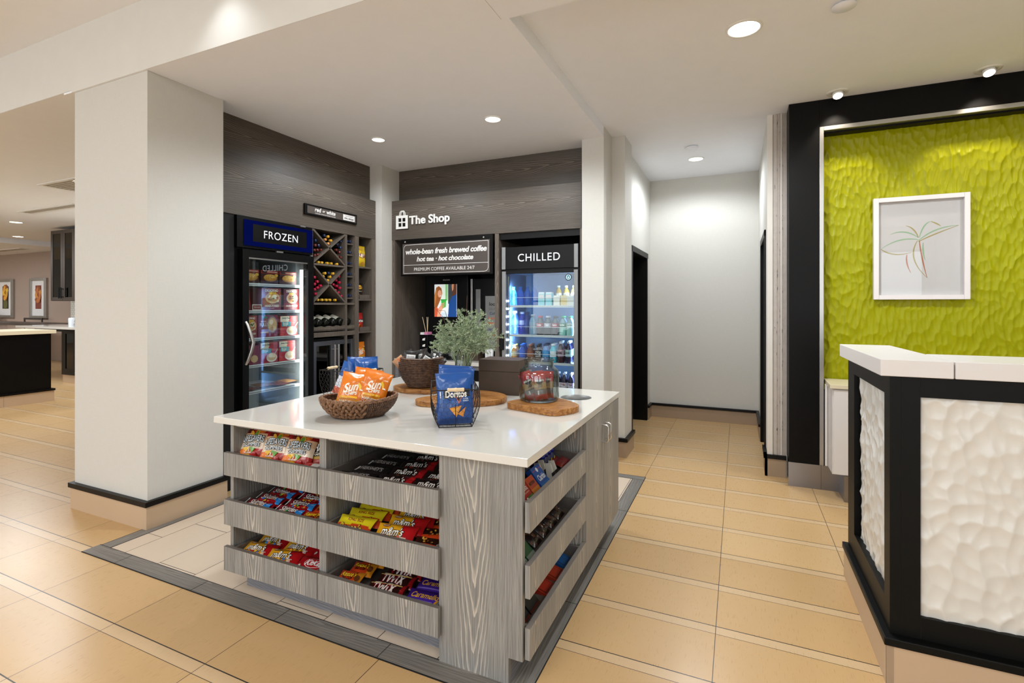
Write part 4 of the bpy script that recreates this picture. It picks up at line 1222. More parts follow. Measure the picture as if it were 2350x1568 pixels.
b = MB(); b.box(-13.0, -11.9, 5.3, 5.8, .98, 1.04); ob('bracket', b, M['black'], parent=kc)
b = MB(); b.box(-11.9, -4.8, 5.28, 5.8, 0, .16); ob('plinth', b, M['skirt'], parent=kc)
fb = MB(); x0, x1, z0, z1 = -11.75, -11.40, .24, .99
fb.rim(x0, x1, z0, z1, .04, 5.235, 5.26)
fdr = ob('wine_fridge_door', fb, M['blackplastic'], parent=kc)
b = MB(); b.box(x0 + .04, x1 - .04, 5.245, 5.25, z0 + .04, z1 - .04); ob('pane', b, M['winepane'], parent=fdr)
uc = thing('glass_wall_cabinet', 'tall wall cabinet with glass doors over the far kitchen counter', 'cabinet', (-12, 5.68, 1.57))
xs_ = [-12.87, -12.42, -12.0, -11.55, -11.1]
b = MB(); b.box(-12.87, -10.9, 5.80, 5.855, 1.58, 3.02); b.box(-12.87, -12.83, 5.53, 5.8, 1.58, 3.02); b.box(-12.83, -10.9, 5.53, 5.8, 1.58, 1.62); b.box(-12.83, -10.9, 5.53, 5.8, 2.98, 3.02); b.box(-12.83, -10.9, 5.55, 5.8, 2.25, 2.27)
ob('carcass', b, M['chairwood'], parent=uc)
for i in range(4):
    x0, x1 = xs_[i] + .004, xs_[i + 1] - .004
    b = MB(); 
    b.rim(x0, x1, 1.585, 3.015, .07, 5.505, 5.53)
    d = ob('door', b, M['chairwood'], parent=uc, bevel=.002)
    b = MB(); b.box(x0 + .07, x1 - .07, 5.515, 5.52, 1.655, 2.945); ob('pane', b, M['winepane'], parent=d)
    hx = x1 - .035 if i % 2 == 0 else x0 + .035
    b = MB(); b.tube([(hx, 5.46, 1.63), (hx, 5.46, 1.85)], .012, 8); b.tube([(hx, 5.51, 1.66), (hx, 5.46, 1.66)], .008, 6); b.tube([(hx, 5.51, 1.82), (hx, 5.46, 1.82)], .008, 6); ob('handle', b, M['blackplastic'], parent=d)
rr = random.Random(5)
for i, (cx, z) in enumerate([(-12.65, 1.62), (-12.52, 1.62), (-12.25, 1.62), (-12.12, 1.62), (-12.6, 2.27), (-12.2, 2.27)]):
    b = MB(); b.lathe([(.05, 0), (.055, .16), (.05, .17), (.0001, .17)], 14, (cx, 5.66, z), lambda zz: ['#d0a060', '#c98f52', '#e6ddd0'][i % 3])
    ob('storage_jar', b, M['plastic'], at=(cx, 5.66, z), label=['tan jar at the left of the lower glass cabinet shelf', 'caramel jar second from left on lower glass cabinet shelf', 'white jar third from left on lower glass cabinet shelf', 'tan jar at the right of the lower glass cabinet shelf', 'caramel jar behind the left glass door on the upper shelf', 'white jar behind the second glass door on the upper shelf'][i], cat='jar', group='jars in the glass cabinet')
for i, (x0, x1, lab, ca, cb) in enumerate(((-19.91, -18.99, 'tall silver framed yellow flower print, left of two on taupe wall', '#d89a2a', '#2c2a22'), (-18.06, -17.19, 'tall silver framed orange petal print, right of two on taupe wall', '#b86a34', '#7a3324'))):
    z0, z1 = 1.13, 2.24
    t = thing('framed_print', lab, 'picture', ((x0 + x1) / 2, 7.28, 1.7), 'framed prints on the taupe wall')
    b = MB()
    b.rim(x0, x1, z0, z1, .10, 7.24, 7.30, .07)
    ob('frame', b, M['alu'], parent=t, bevel=.004)
    b = MB(); b.box(x0 + .1, x1 - .1, 7.27, 7.29, z0 + .07, z1 - .07); ob('mount', b, M['mount'], parent=t)
    f = face_y(7.27, .002)
    b = MB(); lay_poly(b, [(x0 + .28, z0 + .26), (x1 - .28, z0 + .26), (x1 - .28, z1 - .2), (x0 + .28, z1 - .2)], f, cb)
    cx = (x0 + x1) / 2
    for k in range(7):
        a = k * .9; lay_oval(b, cx + .07 * math.cos(a), 1.78 + .16 * math.sin(a) + (.0 if i else .08), .07, .15, f, [ca, '#e0b040' if not i else '#c4823c', '#8a4a24'][k % 3], 2 + k, 10, tilt=a)
    if not i: lay_oval(b, cx, 1.52, .13, .14, f, '#5c5a2a', 3, 12)
    ob('print', b, M['card'], parent=t)
# chairs and a high table beyond the bar
tb = thing('high_table', 'long dark high dining table beyond the bar counter', 'table', (-15.5, 6.5, 0))
b = MB(); b.box(-19.5, -12.6, 6.2, 6.9, 1.0, 1.05); ob('tabletop', b, M['chairwood'], parent=tb, bevel=.004)
for x in (-19.2, -12.9):
    for y in (6.3, 6.8):
        b = MB(); b.box(x - .04, x + .04, y - .04, y + .04, 0, 1.0); ob('leg', b, M['chairwood'], parent=tb)
def chair(x, y, w, lab, zb):
    t = thing('bar_chair', lab, 'chair', (x, y, 0), 'chairs at the high table')
    b = MB(); b.box(x - w / 2, x + w / 2, y - .24, y + .22, .70, .75); ob('seat', b, M['chairwood'], parent=t, bevel=.01)
    b = MB(); b.box(x - w / 2, x + w / 2, y + .20, y + .235, zb - .05, zb); b.box(x - w / 2, x + w / 2, y + .20, y + .235, zb - .16, zb - .12); ob('backrest', b, M['chairwood'], parent=t, bevel=.006)
    for sx in (-1, 1):
        b = MB(); b.tube([(x + sx * (w / 2 - .02), y + .22, .0), (x + sx * (w / 2 - .02), y + .215, zb - .02)], .02, 8); ob('leg', b, M['chairwood'], parent=t)
        b = MB(); b.tube([(x + sx * (w / 2 - .02), y - .22, .0), (x + sx * (w / 2 - .02), y - .21, .70)], .02, 8); ob('leg', b, M['chairwood'], parent=t)
chair(-17.4, 6.85, .95, 'dark chair back under the orange petal print', 1.15)
chair(-13.5, 6.85, .9, 'dark chair back nearest the white pier beyond the counter', 1.20)
chair(-19.9, 6.8, .8, 'dark chair back at the far left photo edge by the yellow print', 1.25)
for i, (x, h, c) in enumerate(((-12.05, .16, '#c8ccd0'), (-11.82, .15, '#2c2826'))):
    b = MB(); b.lathe([(.06, 0), (.065, h * .8), (.055, h), (.0001, h)], 16, (x, 5.5, 1.085), lambda z: c)
    b.tube([(x + .06, 5.5, 1.085 + h * .75), (x + .1, 5.5, 1.085 + h * .6), (x + .06, 5.5, 1.085 + h * .25)], .008, 6, c)
    ob('coffee_jug', b, M['plastic'], at=(x, 5.5, 1.085), label=('silver jug on the far white kitchen counter', 'dark brown jug on the far white kitchen counter')[i], cat='jug', group='jugs on the kitchen counter')
# ================================================================== PACKAGING
def pouch(w, h, t, colf, prints=(), seed=0, nu=14, nv=16, back=None, crimp=.08, wr=1.0):
    """pillow bag standing on z=0, printed front looks towards -y"""
    ez = Vector((seed * 3.7, seed * 1.3, seed * 5.1))
    def T(u, v):
        a = max(0, 1 - abs(u) ** 2.6) ** .55
        k = min(1, abs(v) / (1 - crimp))
        c = max(0, 1 - k ** 3.4) ** .6
        return t / 2 * a * c + .0006
    def sx(v): return 1 - .07 * max(0, 1 - v * v)
    def wn(u, v):
        n1 = noise.noise(Vector((u * 1.7, v * 2.6, 0)) + ez); n2 = noise.noise(Vector((u * 4.5, v * 6, 4)) + ez)
        return (n1 * .14 + n2 * .07) * t * wr * max(0, 1 - abs(u) ** 4) * max(0, 1 - abs(v) ** 6)
    def fr(u, v, l=0):
        return Vector((u * w / 2 * sx(v), -(T(u, v) + wn(u, v)) - .0007 * l, (v + 1) / 2 * h))
    def bk(u, v):
        return Vector((u * w / 2 * sx(v), T(u, v) + wn(-u, v) * .6, (v + 1) / 2 * h))
    b = MB()
    cf = (lambda i, j: colf(2 * i - 1, 2 * j - 1))
    b.grid(lambda i, j: fr(2 * i - 1, 2 * j - 1), nu, nv, cf)
    bc_ = back or colf(0, .8)
    b.grid(lambda i, j: bk(1 - 2 * i, 2 * j - 1), nu, max(6, nv // 2), lambda i, j: bc_)
    L = 1
    def fn(a, c, l): return fr(max(-.98, min(.98, a)), max(-.99, min(.99, c)), l)
    for p in prints:
        if p[0] == 't':
            _, s, cx, cy, wu, col = p[:6]
            o = p[6] if len(p) > 6 else {}
            g = text_geo(s, o.get('shear', 0), o.get('off', .02), o.get('sp', 1.0))
            hv = wu * w / 2 * g[3] / g[2] * 2 / h * o.get('hm', 1)
            if o.get('out'):
                g2 = text_geo(s, o.get('shear', 0), o.get('off', .02) + .06, o.get('sp', 1.0))
                lay(b, s, fn, cx, cy, wu * g2[2] / g[2], hv * g2[3] / g[3], o['out'], o.get('shear', 0), o.get('off', .02) + .06, L, arch=o.get('arch', 0), tilt=o.get('tilt', 0), sp=o.get('sp', 1.0))
                L += 1
            lay(b, s, fn, cx, cy, wu, hv, col, o.get('shear', 0), o.get('off', .02), L, arch=o.get('arch', 0), tilt=o.get('tilt', 0), sp=o.get('sp', 1.0))
        elif p[0] == 'o': lay_oval(b, p[1], p[2], p[3], p[4], fn, p[5], L, 12, tilt=p[6] if len(p) > 6 else 0, sub=.2)
        elif p[0] == 'p': lay_poly(b, p[1], fn, p[2], L, sub=.22)
        L += 1
    return b

def carton(w, d, h, colf, prints=()):
    b = MB()
    base = colf if isinstance(colf, str) else colf(0, 0)
    b.box(-w / 2, w / 2, 0, d, 0, h, base)
    def fn(a, c, l): return (a * w / 2, -.0008 * l, (c + 1) / 2 * h)
    L = 1
    for p in prints:
        if p[0] == 't':
            _, s, cx, cy, wu, col = p[:6]; o = p[6] if len(p) > 6 else {}
            g = text_geo(s, o.get('shear', 0), o.get('off', .02), 1.0)
            hv = wu * w / 2 * g[3] / g[2] * 2 / h * o.get('hm', 1)
            lay(b, s, fn, cx, cy, wu, hv, col, o.get('shear', 0), o.get('off', .02), L)
        elif p[0] == 'o': lay_oval(b, p[1], p[2], p[3], p[4], fn, p[5], L, 16, tilt=p[6] if len(p) > 6 else 0)
        elif p[0] == 'r': lay_poly(b, [(p[1], p[3]), (p[2], p[3]), (p[2], p[4]), (p[1], p[4])], fn, p[5], L)
        elif p[0] == 'p': lay_poly(b, p[1], fn, p[2], L)
        L += 1
    return b
rp = random.Random(11)
def dots(n, x0, x1, y0, y1, r, cols, ar=1.0):
    return [('o', rp.uniform(x0, x1), rp.uniform(y0, y1), r, r * ar, rp.choice(cols)) for _ in range(n)]
CANDY = ['#d8322a', '#2f74c9', '#e8b52a', '#3f9a3e', '#e4762a', '#6a3a22']

def gummies(seed):
    def cf(u, v):
        if v > .45: return '#8f1418' if abs(u) > .25 else '#a8301c'
        if v > -.35: return '#d9b08a' if v > .1 else '#e3cdb2'
        return '#d8642a' if u < .35 else '#a81c1c'
    pr = [('o', -.5, .62, .22, .13, '#5d1316'), ('o', .1, .55, .16, .2, '#c89a2c', .5), ('o', .45, .62, .2, .12, '#cc6a26'), ('o', .05, .45, .12, .2, '#5f8c34', -.3), ('o', -.25, .5, .1, .2, '#d9a63a', .7),
          ('t', 'LIFESAVERS', -.02, .16, 1.5, '#dcebf4', {'out': '#12161c', 'hm': 1.9, 'off': .012, 'arch': .06, 'sp': 1.05}), ('t', 'GUMMIES', -.05, -.18, 1.2, '#e8eef0', {'out': '#1a2026', 'hm': 1.2, 'arch': .04, 'off': .0}),
          ('p', [(-.6, -.36), (-.1, -.30), (-.3, -.62)], '#e0b02c'), ('p', [(-.1, -.30), (.35, -.36), (.15, -.66)], '#5f9a38'), ('o', -.55, -.62, .25, .18, '#e07a28'), ('o', .3, -.74, .22, .16, '#b3242a'), ('o', -.15, -.80, .25, .14, '#e2a430'),
          ('t', '5', -.1, -.48, .10, '#f4f0e4'), ('t', 'FLAVORS', -.1, -.62, .5, '#f4f0e4')]
    return pouch(.165, .19, .045, cf, pr, seed)
def goldbears(seed):
    pr = [('p', [(-.9, .35), (.9, .35), (.9, -.35), (-.9, -.35)], '#17120c'), ('t', 'HARIBO', 0, .15, 1.6, '#f2f0ea', {'hm': 1.5, 'off': .03}), ('t', 'Goldbears', 0, -.2, 1.4, '#e9e2cf', {'shear': .2})]
    return pouch(.15, .18, .035, lambda u, v: '#b08a2c' if v > -.5 else '#a03024', pr, seed)
def skits(seed):
    pr = [('t', 'Skittles', -.15, .22, 1.15, '#efe9e2', {'out': '#4a0f12', 'shear': .2, 'hm': 1.3}), ('o', .55, -.05, .16, .3, '#2f7fd0')] + dots(10, -.5, .35, -.75, -.25, .07, CANDY, 2.0) + [('p', [(.62, -.9), (.93, -.9), (.93, .3), (.70, .1)], '#2a8ad8'), ('t', 'SHARE SIZE', .78, -.1, .25, '#f4f4f4'), ('p', [(-.96, -.5), (-.86, -.5), (-.86, .7), (-.96, .7)], '#e8e6e2')]
    return pouch(.19, .085, .022, lambda u, v: '#a01420' if v > -.2 else '#b51a24', pr, seed, 16, 10)
def peanut(seed, king=False):
    def cf(u, v): return '#e2a31e' if u < .35 - .2 * v else '#b8161c'
    pr = [('t', "m&m's", -.12, .05, 1.15, '#f6f2ea', {'out': '#140c08', 'shear': .12, 'hm': 1.35, 'off': .015}), ('o', -.55, .62, .2, .16, '#8a4a1c'), ('t', 'PEANUT', -.55, .62, .3, '#f4e8d0')] + dots(9, -.6, .3, -.85, -.5, .08, CANDY, 1.6) + [('t', 'SHARING', .55, -.55, .32, '#f4e6d8'), ('t', 'SIZE', .55, -.72, .2, '#f4e6d8')]
    return pouch(.20, .10, .028, cf, pr, seed, 16, 10)
def plainmm(seed):
    pr = [('t', "m&m's", -.05, 0, 1.15, '#d9d4ce', {'out': '#050404', 'shear': .12, 'hm': 1.35, 'off': .012}), ('p', [(.55, -.9), (.92, -.9), (.92, .9), (.68, .9)], '#a3161c')] + dots(5, -.6, .3, -.8, -.5, .06, ['#5a2c1a', '#8c1a1c', '#3a2018'], 1.6)
    return pouch(.20, .10, .026, lambda u, v: '#1a1110' if u < .4 else '#541316', pr, seed, 16, 10)
def darkbar(seed):
    pr = [('t', "HERSHEY'S", 0, .1, 1.3, '#9c9692', {'hm': 1.3}), ('p', [(-.9, -.6), (-.8, -.6), (-.7, .2), (-.84, .3)], '#c4c0bc')]
    return pouch(.20, .075, .018, lambda u, v: '#191616', pr, seed, 14, 8)
def orangecup(seed):
    b = pouch(.13, .085, .026, lambda u, v: '#c9401a' if u < .55 else '#d88a22', [('t', "Reese's", -.12, .28, 1.3, '#f0c02c', {'out': '#3a1a0a', 'shear': .18, 'hm': 1.3}), ('t', 'BIG CUP', -.12, -.3, .9, '#2a1208', {'off': .03}), ('o', .68, -.1, .22, .4, '#6a3a1a')], seed, 12, 10, crimp=.05)
    return b
def kingsize(seed):
    def cf(u, v): return '#d9c41c' if v > -.05 + .12 * math.sin(u * 4) else '#c94418'
    pr = [('t', 'KING SIZE', 0, .45, .9, '#8a2a14', {'off': .02}), ('t', "Reese's", -.1, -.45, 1.3, '#f0c22a', {'out': '#3a1a0a', 'shear': .15, 'hm': 1.2})]
    return pouch(.20, .095, .022, cf, pr, seed, 16, 12)
def kitkat(seed):
    pr = [('o', .1, .05, .62, .55, '#e9e2e0'), ('o', .1, .05, .58, .50, '#b5141c'), ('t', 'KitKat', .1, .05, 1.0, '#f2efec', {'shear': .25, 'hm': 1.3, 'off': .03}), ('o', -.7, -.4, .08, .18, '#dcd6cc'), ('p', [(.6, -.9), (.9, -.9), (.9, -.5), (.6, -.5)], '#c9b48c')]
    return pouch(.19, .11, .026, lambda u, v: '#a8141c', pr, seed, 14, 10)
def twix(seed):
    pr = [('t', 'TWIX', -.1, -.05, 1.25, '#e6ded8', {'out': '#7a1216', 'shear': .2, 'hm': 1.7, 'off': .03}), ('p', [(-.9, .5), (.75, .5), (.75, .66), (-.9, .62)], '#c9a25c'), ('p', [(.72, -.95), (.95, -.95), (.95, .95), (.80, .95)], '#8f1418')]
    return pouch(.20, .075, .026, lambda u, v: '#2a100d', pr, seed, 14, 10)
def caramel(seed):
    pr = [('t', 'Caramello', -.05, .25, 1.5, '#d8a23c', {'shear': .2, 'hm': 1.2}), ('p', [(.45, -.9), (.97, -.9), (.97, .2), (.62, -.1)], '#e09a24'), ('p', [(-.9, -.35), (.5, -.35), (.45, -.5), (-.9, -.5)], '#8a72d0')]
    return pouch(.19, .10, .018, lambda u, v: '#3a1d7a' if v > 0 else '#4a2a9c', pr, seed, 14, 8)
def pieces(seed):
    pr = dots(14, -.8, .5, -.5, .6, .06, ['#c99a3a', '#e0b860', '#7a4418', '#b06a20'], 1.8) + [('o', .75, -.4, .10, .22, '#e9e4dc')]
    return pouch(.16, .09, .028, lambda u, v: '#2c150e' if v > -.25 else '#cc4418', pr, seed, 14, 10)

LIE = -PI / 2
def lying(name, mk, x, y, z, label, cat, group, tilt=18, rz=0, mat='film', roll=0):
    return put(name, mk, M[mat], TM(x, y, z, R(rz), LIE + R(tilt), R(roll)), label, cat, group)

# ---- top left drawer : gummy bags and one gold bag
z0 = FL[('L', 0)]
for i, (x, y, rz, ro) in enumerate(((-2.335, 1.835, 14, -3), (-2.175, 1.832, 18, 2), (-2.02, 1.835, 22, 5))):
    put('gummy_bag', gummies(i + 1), M['film'], TM(x, y, z0 + .012, R(rz), R(-34), R(ro)), 'red fruit gummy bag, %s of three in the top left drawer' % ('left', 'middle', 'right')[i], 'candy bag', 'gummy bags in the top left drawer')
put('gold_gummy_bag', goldbears(5), M['film'], TM(-1.905, 1.90, z0 + .008, R(20), R(-36)), 'gold gummy bear bag half hidden by the drawer divider', 'candy bag')
lying('flat_candy_bag', pouch(.13, .07, .02, lambda u, v: '#c8c4c0' if u > 0 else '#a8141c', [], 6, 10, 6), -1.90, 1.80, z0 + .025, 'small red and white candy bag lying under the gold bag', 'candy bag', None)
# ---- middle left : fruit candy packs and orange cups
z0 = FL[('L', 1)]
k = 0
TXT = ['front left', 'front right', 'second row left', 'second row right', 'third row left', 'third row right', 'back row left', 'back row right']
for r in range(4):
    for c in range(2):
        lying('fruit_candy_pack', skits(k + 20), -2.275 + c * .225 + r * .012, 1.805 + r * .065, z0 + .016 + r * .009 + .003 * c, 'red fruit candy pack, %s in the middle left drawer' % TXT[k], 'candy pack', 'red fruit candy packs', 16, 6 + rp.uniform(-5, 5))
        k += 1
for r, tx in enumerate(('front', 'middle', 'back')):
    lying('peanut_cup_pack', orangecup(40 + r), -1.895 + r * .008, 1.80 + r * .075, z0 + .02 + r * .008, 'orange peanut butter cup pack, %s of three in the middle left drawer' % tx, 'candy pack', 'orange cup packs in the middle left drawer', 14, 8)
# ---- bottom left : yellow-red peanut candy bags, wafer bars
z0 = FL[('L', 2)]
k = 0
for r in range(3):
    for c in range(2):
        lying('peanut_candy_bag', peanut(50 + k), -2.285 + c * .195 + r * .02, 1.81 + r * .085 - c * .012, z0 + .020 + r * .010 + .006 * c, 'yellow and red peanut candy bag, %s in the bottom left drawer' % TXT[k], 'candy bag', 'peanut candy bags in the bottom left drawer', 16, 9 + rp.uniform(-6, 6)); k += 1
for r, tx in enumerate(('front', 'back')):
    lying('wafer_bar', kitkat(60 + r), -1.905, 1.80 + r * .11, z0 + .02 + r * .01, 'red wafer bar, %s one in the bottom left drawer' % tx, 'candy bar', 'red wafer bars', 14, 8)
# ---- right column
z0 = FL[('R', 0)]
k = 0
for r in range(4):
    lying('dark_chocolate_bar', darkbar(70 + r), -1.625 + r * .02, 1.81 + r * .078, z0 + .016 + r * .009, 'black chocolate bar, %s row at left of the top right drawer' % ('front', 'second', 'third', 'back')[r], 'candy bar', 'black chocolate bars', 14, 5 + rp.uniform(-5, 5))
    for c in range(2):
        lying('dark_candy_bag', plainmm(80 + k), -1.405 + c * .185 + r * .006, 1.80 + r * .085, z0 + .018 + r * .010 + c * .004, 'black and red candy bag, %s in the top right drawer' % TXT[k], 'candy bag', 'black candy bags in the top right drawer', 15, 8 + rp.uniform(-5, 5)); k += 1
z0 = FL[('R', 1)]
for r in range(5):
    tx = ('front', 'second', 'third', 'fourth', 'back')[r]
    lying('king_size_cup_pack', kingsize(100 + r), -1.635 + r * .012, 1.80 + r * .062, z0 + .02 + r * .012, 'yellow topped king size cup pack, %s at left of the middle right drawer' % tx, 'candy pack', 'yellow king size packs', 30, 6 + rp.uniform(-3, 3))
    lying('yellow_peanut_bag', peanut(110 + r), -1.40 + r * .010, 1.80 + r * .070, z0 + .02 + r * .012, 'yellow peanut candy bag, %s in the middle of the middle right drawer' % tx, 'candy bag', 'yellow peanut bags in the middle right drawer', 28, 8 + rp.uniform(-3, 3))
for r in range(4):
    lying('cookie_candy_pack', pieces(120 + r), -1.225, 1.80 + r * .075, z0 + .018 + r * .008, 'orange and brown candy pack, %s at right of the middle right drawer' % ('front', 'second', 'third', 'back')[r], 'candy pack', 'orange brown candy packs', 14, 8 + rp.uniform(-8, 8))
z0 = FL[('R', 2)]
for r in range(4):
    tx = ('front', 'second', 'third', 'back')[r]
    lying('peanut_cup_pack', orangecup(130 + r), -1.66 + r * .015, 1.80 + r * .075, z0 + .022 + r * .010, 'orange peanut butter cup pack, %s in the bottom right drawer' % tx, 'candy pack', 'orange cup packs in the bottom right drawer', 15, 8)
    lying('caramel_cookie_bar', twix(140 + r), -1.445 + r * .008, 1.80 + r * .062, z0 + .020 + r * .010, 'brown and gold cookie bar, %s in the bottom right drawer' % tx, 'candy bar', 'brown and gold cookie bars', 18, 8)
    if r < 3: lying('caramel_bar', caramel(150 + r), -1.245, 1.80 + r * .085, z0 + .018 + r * .008, 'purple caramel chocolate bar, %s in the bottom right drawer' % ('front', 'middle', 'back')[r], 'candy bar', 'purple caramel bars', 12, 6)
# ---- side drawers (fronts look towards +x)
def sidebox(name, x, y, z, w, h, d, col, prints, label, lean=40, rz=90, cat='box', group=None):
    put(name, carton(w, d, h, col, prints), M['card'], TM(x, y, z, R(rz), R(-lean)), label, cat, group)
z0 = FL[('S', 0)]
sidebox('medicine_box', -.80, 1.885, z0 + .005, .075, .075, .03, '#c03a52', [('r', -1, 1, -1, -.4, '#d86a34')], 'pink medicine box nearest the corner in the upper side drawer')
sidebox('medicine_box', -.80, 1.972, z0 + .005, .080, .085, .03, '#a81f1c', [('r', -1, 1, .72, 1, '#5f9a34'), ('r', -.3, 1, -1, -.6, '#4f8a30'), ('t', 'TYLENOL', 0, .2, 1.5, '#f2ece4', {'hm': 1.5}), ('t', 'EXTRA STRENGTH', 0, -.2, 1.3, '#e8c8a0'), ('o', -.6, -.75, .2, .15, '#f0ece4')], 'red medicine box with green stripes in the upper side drawer')
sidebox('medicine_box', -.80, 2.06, z0 + .005, .080, .080, .03, '#b8421c', [('r', -1, 1, -1, -.3, '#cf7a22'), ('t', 'MOTRIN', 0, .25, 1.4, '#3a1a10', {'hm': 1.4})], 'orange medicine box in the upper side drawer')
sidebox('medicine_box', -.865, 1.92, z0 + .03, .08, .08, .03, '#8c1f1a', [('r', -1, 1, -1, -.7, '#4f8a30')], 'dark red medicine box in the second row of the upper side drawer')
sidebox('medicine_box', -.80, 2.165, z0 + .005, .10, .10, .03, '#1d4fa0', [('r', -1, 1, .62, .68, '#b03a5c'), ('o', 0, .62, .2, .22, '#e6eef6'), ('t', 'Claritin', 0, -.1, 1.5, '#eef2f8', {'hm': 1.5}), ('r', -1, 1, -1, -.6, '#3a7ac8')], 'blue allergy medicine box in the upper side drawer')
sidebox('medicine_box', -.875, 2.06, z0 + .03, .10, .09, .03, '#16294f', [('t', 'Claritin', 0, 0, 1.4, '#8fa0c0')], 'dark blue medicine box behind the orange one in the side drawer')
sidebox('medicine_box', -.88, 2.17, z0 + .03, .09, .09, .03, '#14264a', [('r', -1, 1, .5, .6, '#8a9ab8')], 'dark blue medicine box behind the bright blue one in the side drawer')
for i, (x, y) in enumerate(((-.80, 2.27), (-.80, 2.315), (-.85, 2.25), (-.85, 2.30))):
    b = MB(); b.prism([(-.022, 0), (.022, 0), (0, .075)], 0, .03, '#d8d4c8', axis='y'); b.box(-.02, .02, -.001, .0, .0, .03, '#202020')
    put('folded_packet', b, M['card'], TM(x, y, z0 + .002, R(90), R(-15)), 'white pointed paper packet, %s in the upper side drawer' % ('front left', 'front right', 'back left', 'back right')[i], 'packet', 'white pointed packets')
k = 0
for r in range(3):
    for c in range(4):
        b = MB(); b.lathe([(.019, 0), (.019, .055), (.012, .062), (.012, .066), (.0165, .066), (.0165, .082), (.0001, .083)], 14, (0, 0, 0), lambda z: '#161c5c' if z < .066 else '#1a2a8c')
        lay_oval(b, 0, .035, .008, .014, lambda a, c_, l: (-c_ * 0 + .0195, a, c_), '#c8c84a')
        put('energy_shot_bottle', b, M['plastic'], TM(-.89 - .045 * r, 2.335 + .045 * c, z0 + .002), 'navy energy shot bottle, row %s, place %s in the upper side drawer' % (('one', 'two', 'three')[r], ('one', 'two', 'three', 'four')[c]), 'bottle', 'blue energy shot bottles'); k += 1
for i in range(4):
    put('red_snack_bar', pouch(.085, .05, .018, lambda u, v: '#7a1a1c', [], 160 + i, 8, 6), M['film'], TM(-.80 - .055 * (i // 2), 2.42 + .055 * (i % 2), z0 + .02, R(90), R(-70)), 'dark red snack bar, %s at the far end of the upper side drawer' % ('front near', 'front far', 'back near', 'back far')[i], 'candy bar', 'dark red snack bars')
z0 = FL[('S', 1)]
k = 0
for r in range(2):
    for c in range(2):
        put('green_packet', carton(.075, .02, .075, '#2f5a34', [('r', -1, 1, -1, -.6, '#9aa89a')]), M['card'], TM(-.80 - .075 * r, 1.90 + .085 * c, z0 + .005 + .022 * r, R(90), R(-48)), 'green packet, %s in the middle side drawer' % ('front near', 'front far', 'back near', 'back far')[k], 'packet', 'green packets in the middle side drawer'); k += 1
put('dark_packet', carton(.075, .02, .07, '#1a2230', []), M['card'], TM(-.79, 1.836, z0 + .004, R(90), R(-50)), 'dark blue packet at the corner of the middle side drawer', 'packet')
for i in range(8):
    put('dark_nut_bag', pouch(.10, .085, .03, lambda u, v: '#1c1210' if (int(u * 9) + int(v * 7)) % 5 else '#5a3a2c', dots(8, -.7, .7, -.6, .6, .07, ['#8a6a5a', '#4a1a18', '#b0a090'], 1.2), 170 + i, 10, 8), M['film'], TM(-.80 - .08 * (i % 2), 2.07 + .105 * (i // 2), z0 + .02 + .012 * (i % 2), R(90), R(-60)), 'dark brown nut bag, %s pair from the corner, %s one' % (('first', 'second', 'third', 'fourth')[i // 2], ('outer', 'inner')[i % 2]), 'snack bag', 'dark nut bags in the middle side drawer')
z0 = FL[('S', 2)]
for i, (y, c, lab) in enumerate(((1.92, '#15120f', 'black packet nearest the corner'), (2.03, '#1d1714', 'black packet second from the corner'))):
    put('black_packet', carton(.10, .03, .08, c, [('r', -1, 1, -1, -.75, '#6a2a1c')]), M['card'], TM(-.80, y, z0 + .005, R(90), R(-45)), lab + ' in the lowest side drawer', 'packet')
for i, (y, c, c2, lab) in enumerate(((2.19, '#b8341c', '#7a1a10', 'red flat box nearer the corner'), (2.325, '#b83a1e', '#7a1a10', 'red flat box farther from the corner'), (2.455, '#1c5a9a', '#123a6a', 'blue flat box at the far end'))):
    put('flat_box', carton(.105, .035, .11, c, [('r', -.85, .85, -.8, .8, c2), ('r', -.75, .75, -.7, .7, c)]), M['card'], TM(-.785, y, z0 + .004, R(90), R(-72)), lab + ' of the lowest side drawer', 'box', 'flat boxes in the lowest side drawer')

# ================================================================== ON THE WORKTOP
ZT = .91
def chaikin(p, n=2):
    for _ in range(n):
        q = []
        for i in range(len(p)):
            a, c = p[i], p[(i + 1) % len(p)]
            q += [(a[0] * .75 + c[0] * .25, a[1] * .75 + c[1] * .25), (a[0] * .25 + c[0] * .75, a[1] * .25 + c[1] * .75)]
        p = q
    return p
for pts, h, lab in (([(-2.205, 2.88), (-2.15, 2.79), (-2.02, 2.745), (-1.93, 2.785), (-1.87, 2.765), (-1.815, 2.85), (-1.84, 3.0), (-1.98, 3.07), (-2.15, 3.03)], .030, 'rough edged olive wood board under the round rope basket'),
                    ([(-1.765, 2.52), (-1.735, 2.455), (-1.66, 2.425), (-1.50, 2.48), (-1.37, 2.555), (-1.285, 2.65), (-1.272, 2.77), (-1.35, 2.875), (-1.50, 2.92), (-1.62, 2.895), (-1.70, 2.80), (-1.70, 2.66)], .032, 'long olive wood board behind the blue chip bags'),
                    ([(-1.205, 2.665), (-1.205, 2.585), (-1.13, 2.565), (-1.0, 2.53), (-.885, 2.495), (-.82, 2.585), (-.79, 2.68), (-.855, 2.765), (-.95, 2.835), (-1.06, 2.865), (-1.165, 2.82), (-1.17, 2.71)], .036, 'olive wood board under the glass jar')):
    b = MB(); b.prism(chaikin(pts, 2), ZT, ZT + h)
    ob('serving_board', b, M['olive'], at=(pts[0][0], pts[0][1], ZT), label=lab, cat='board', bevel=.004)
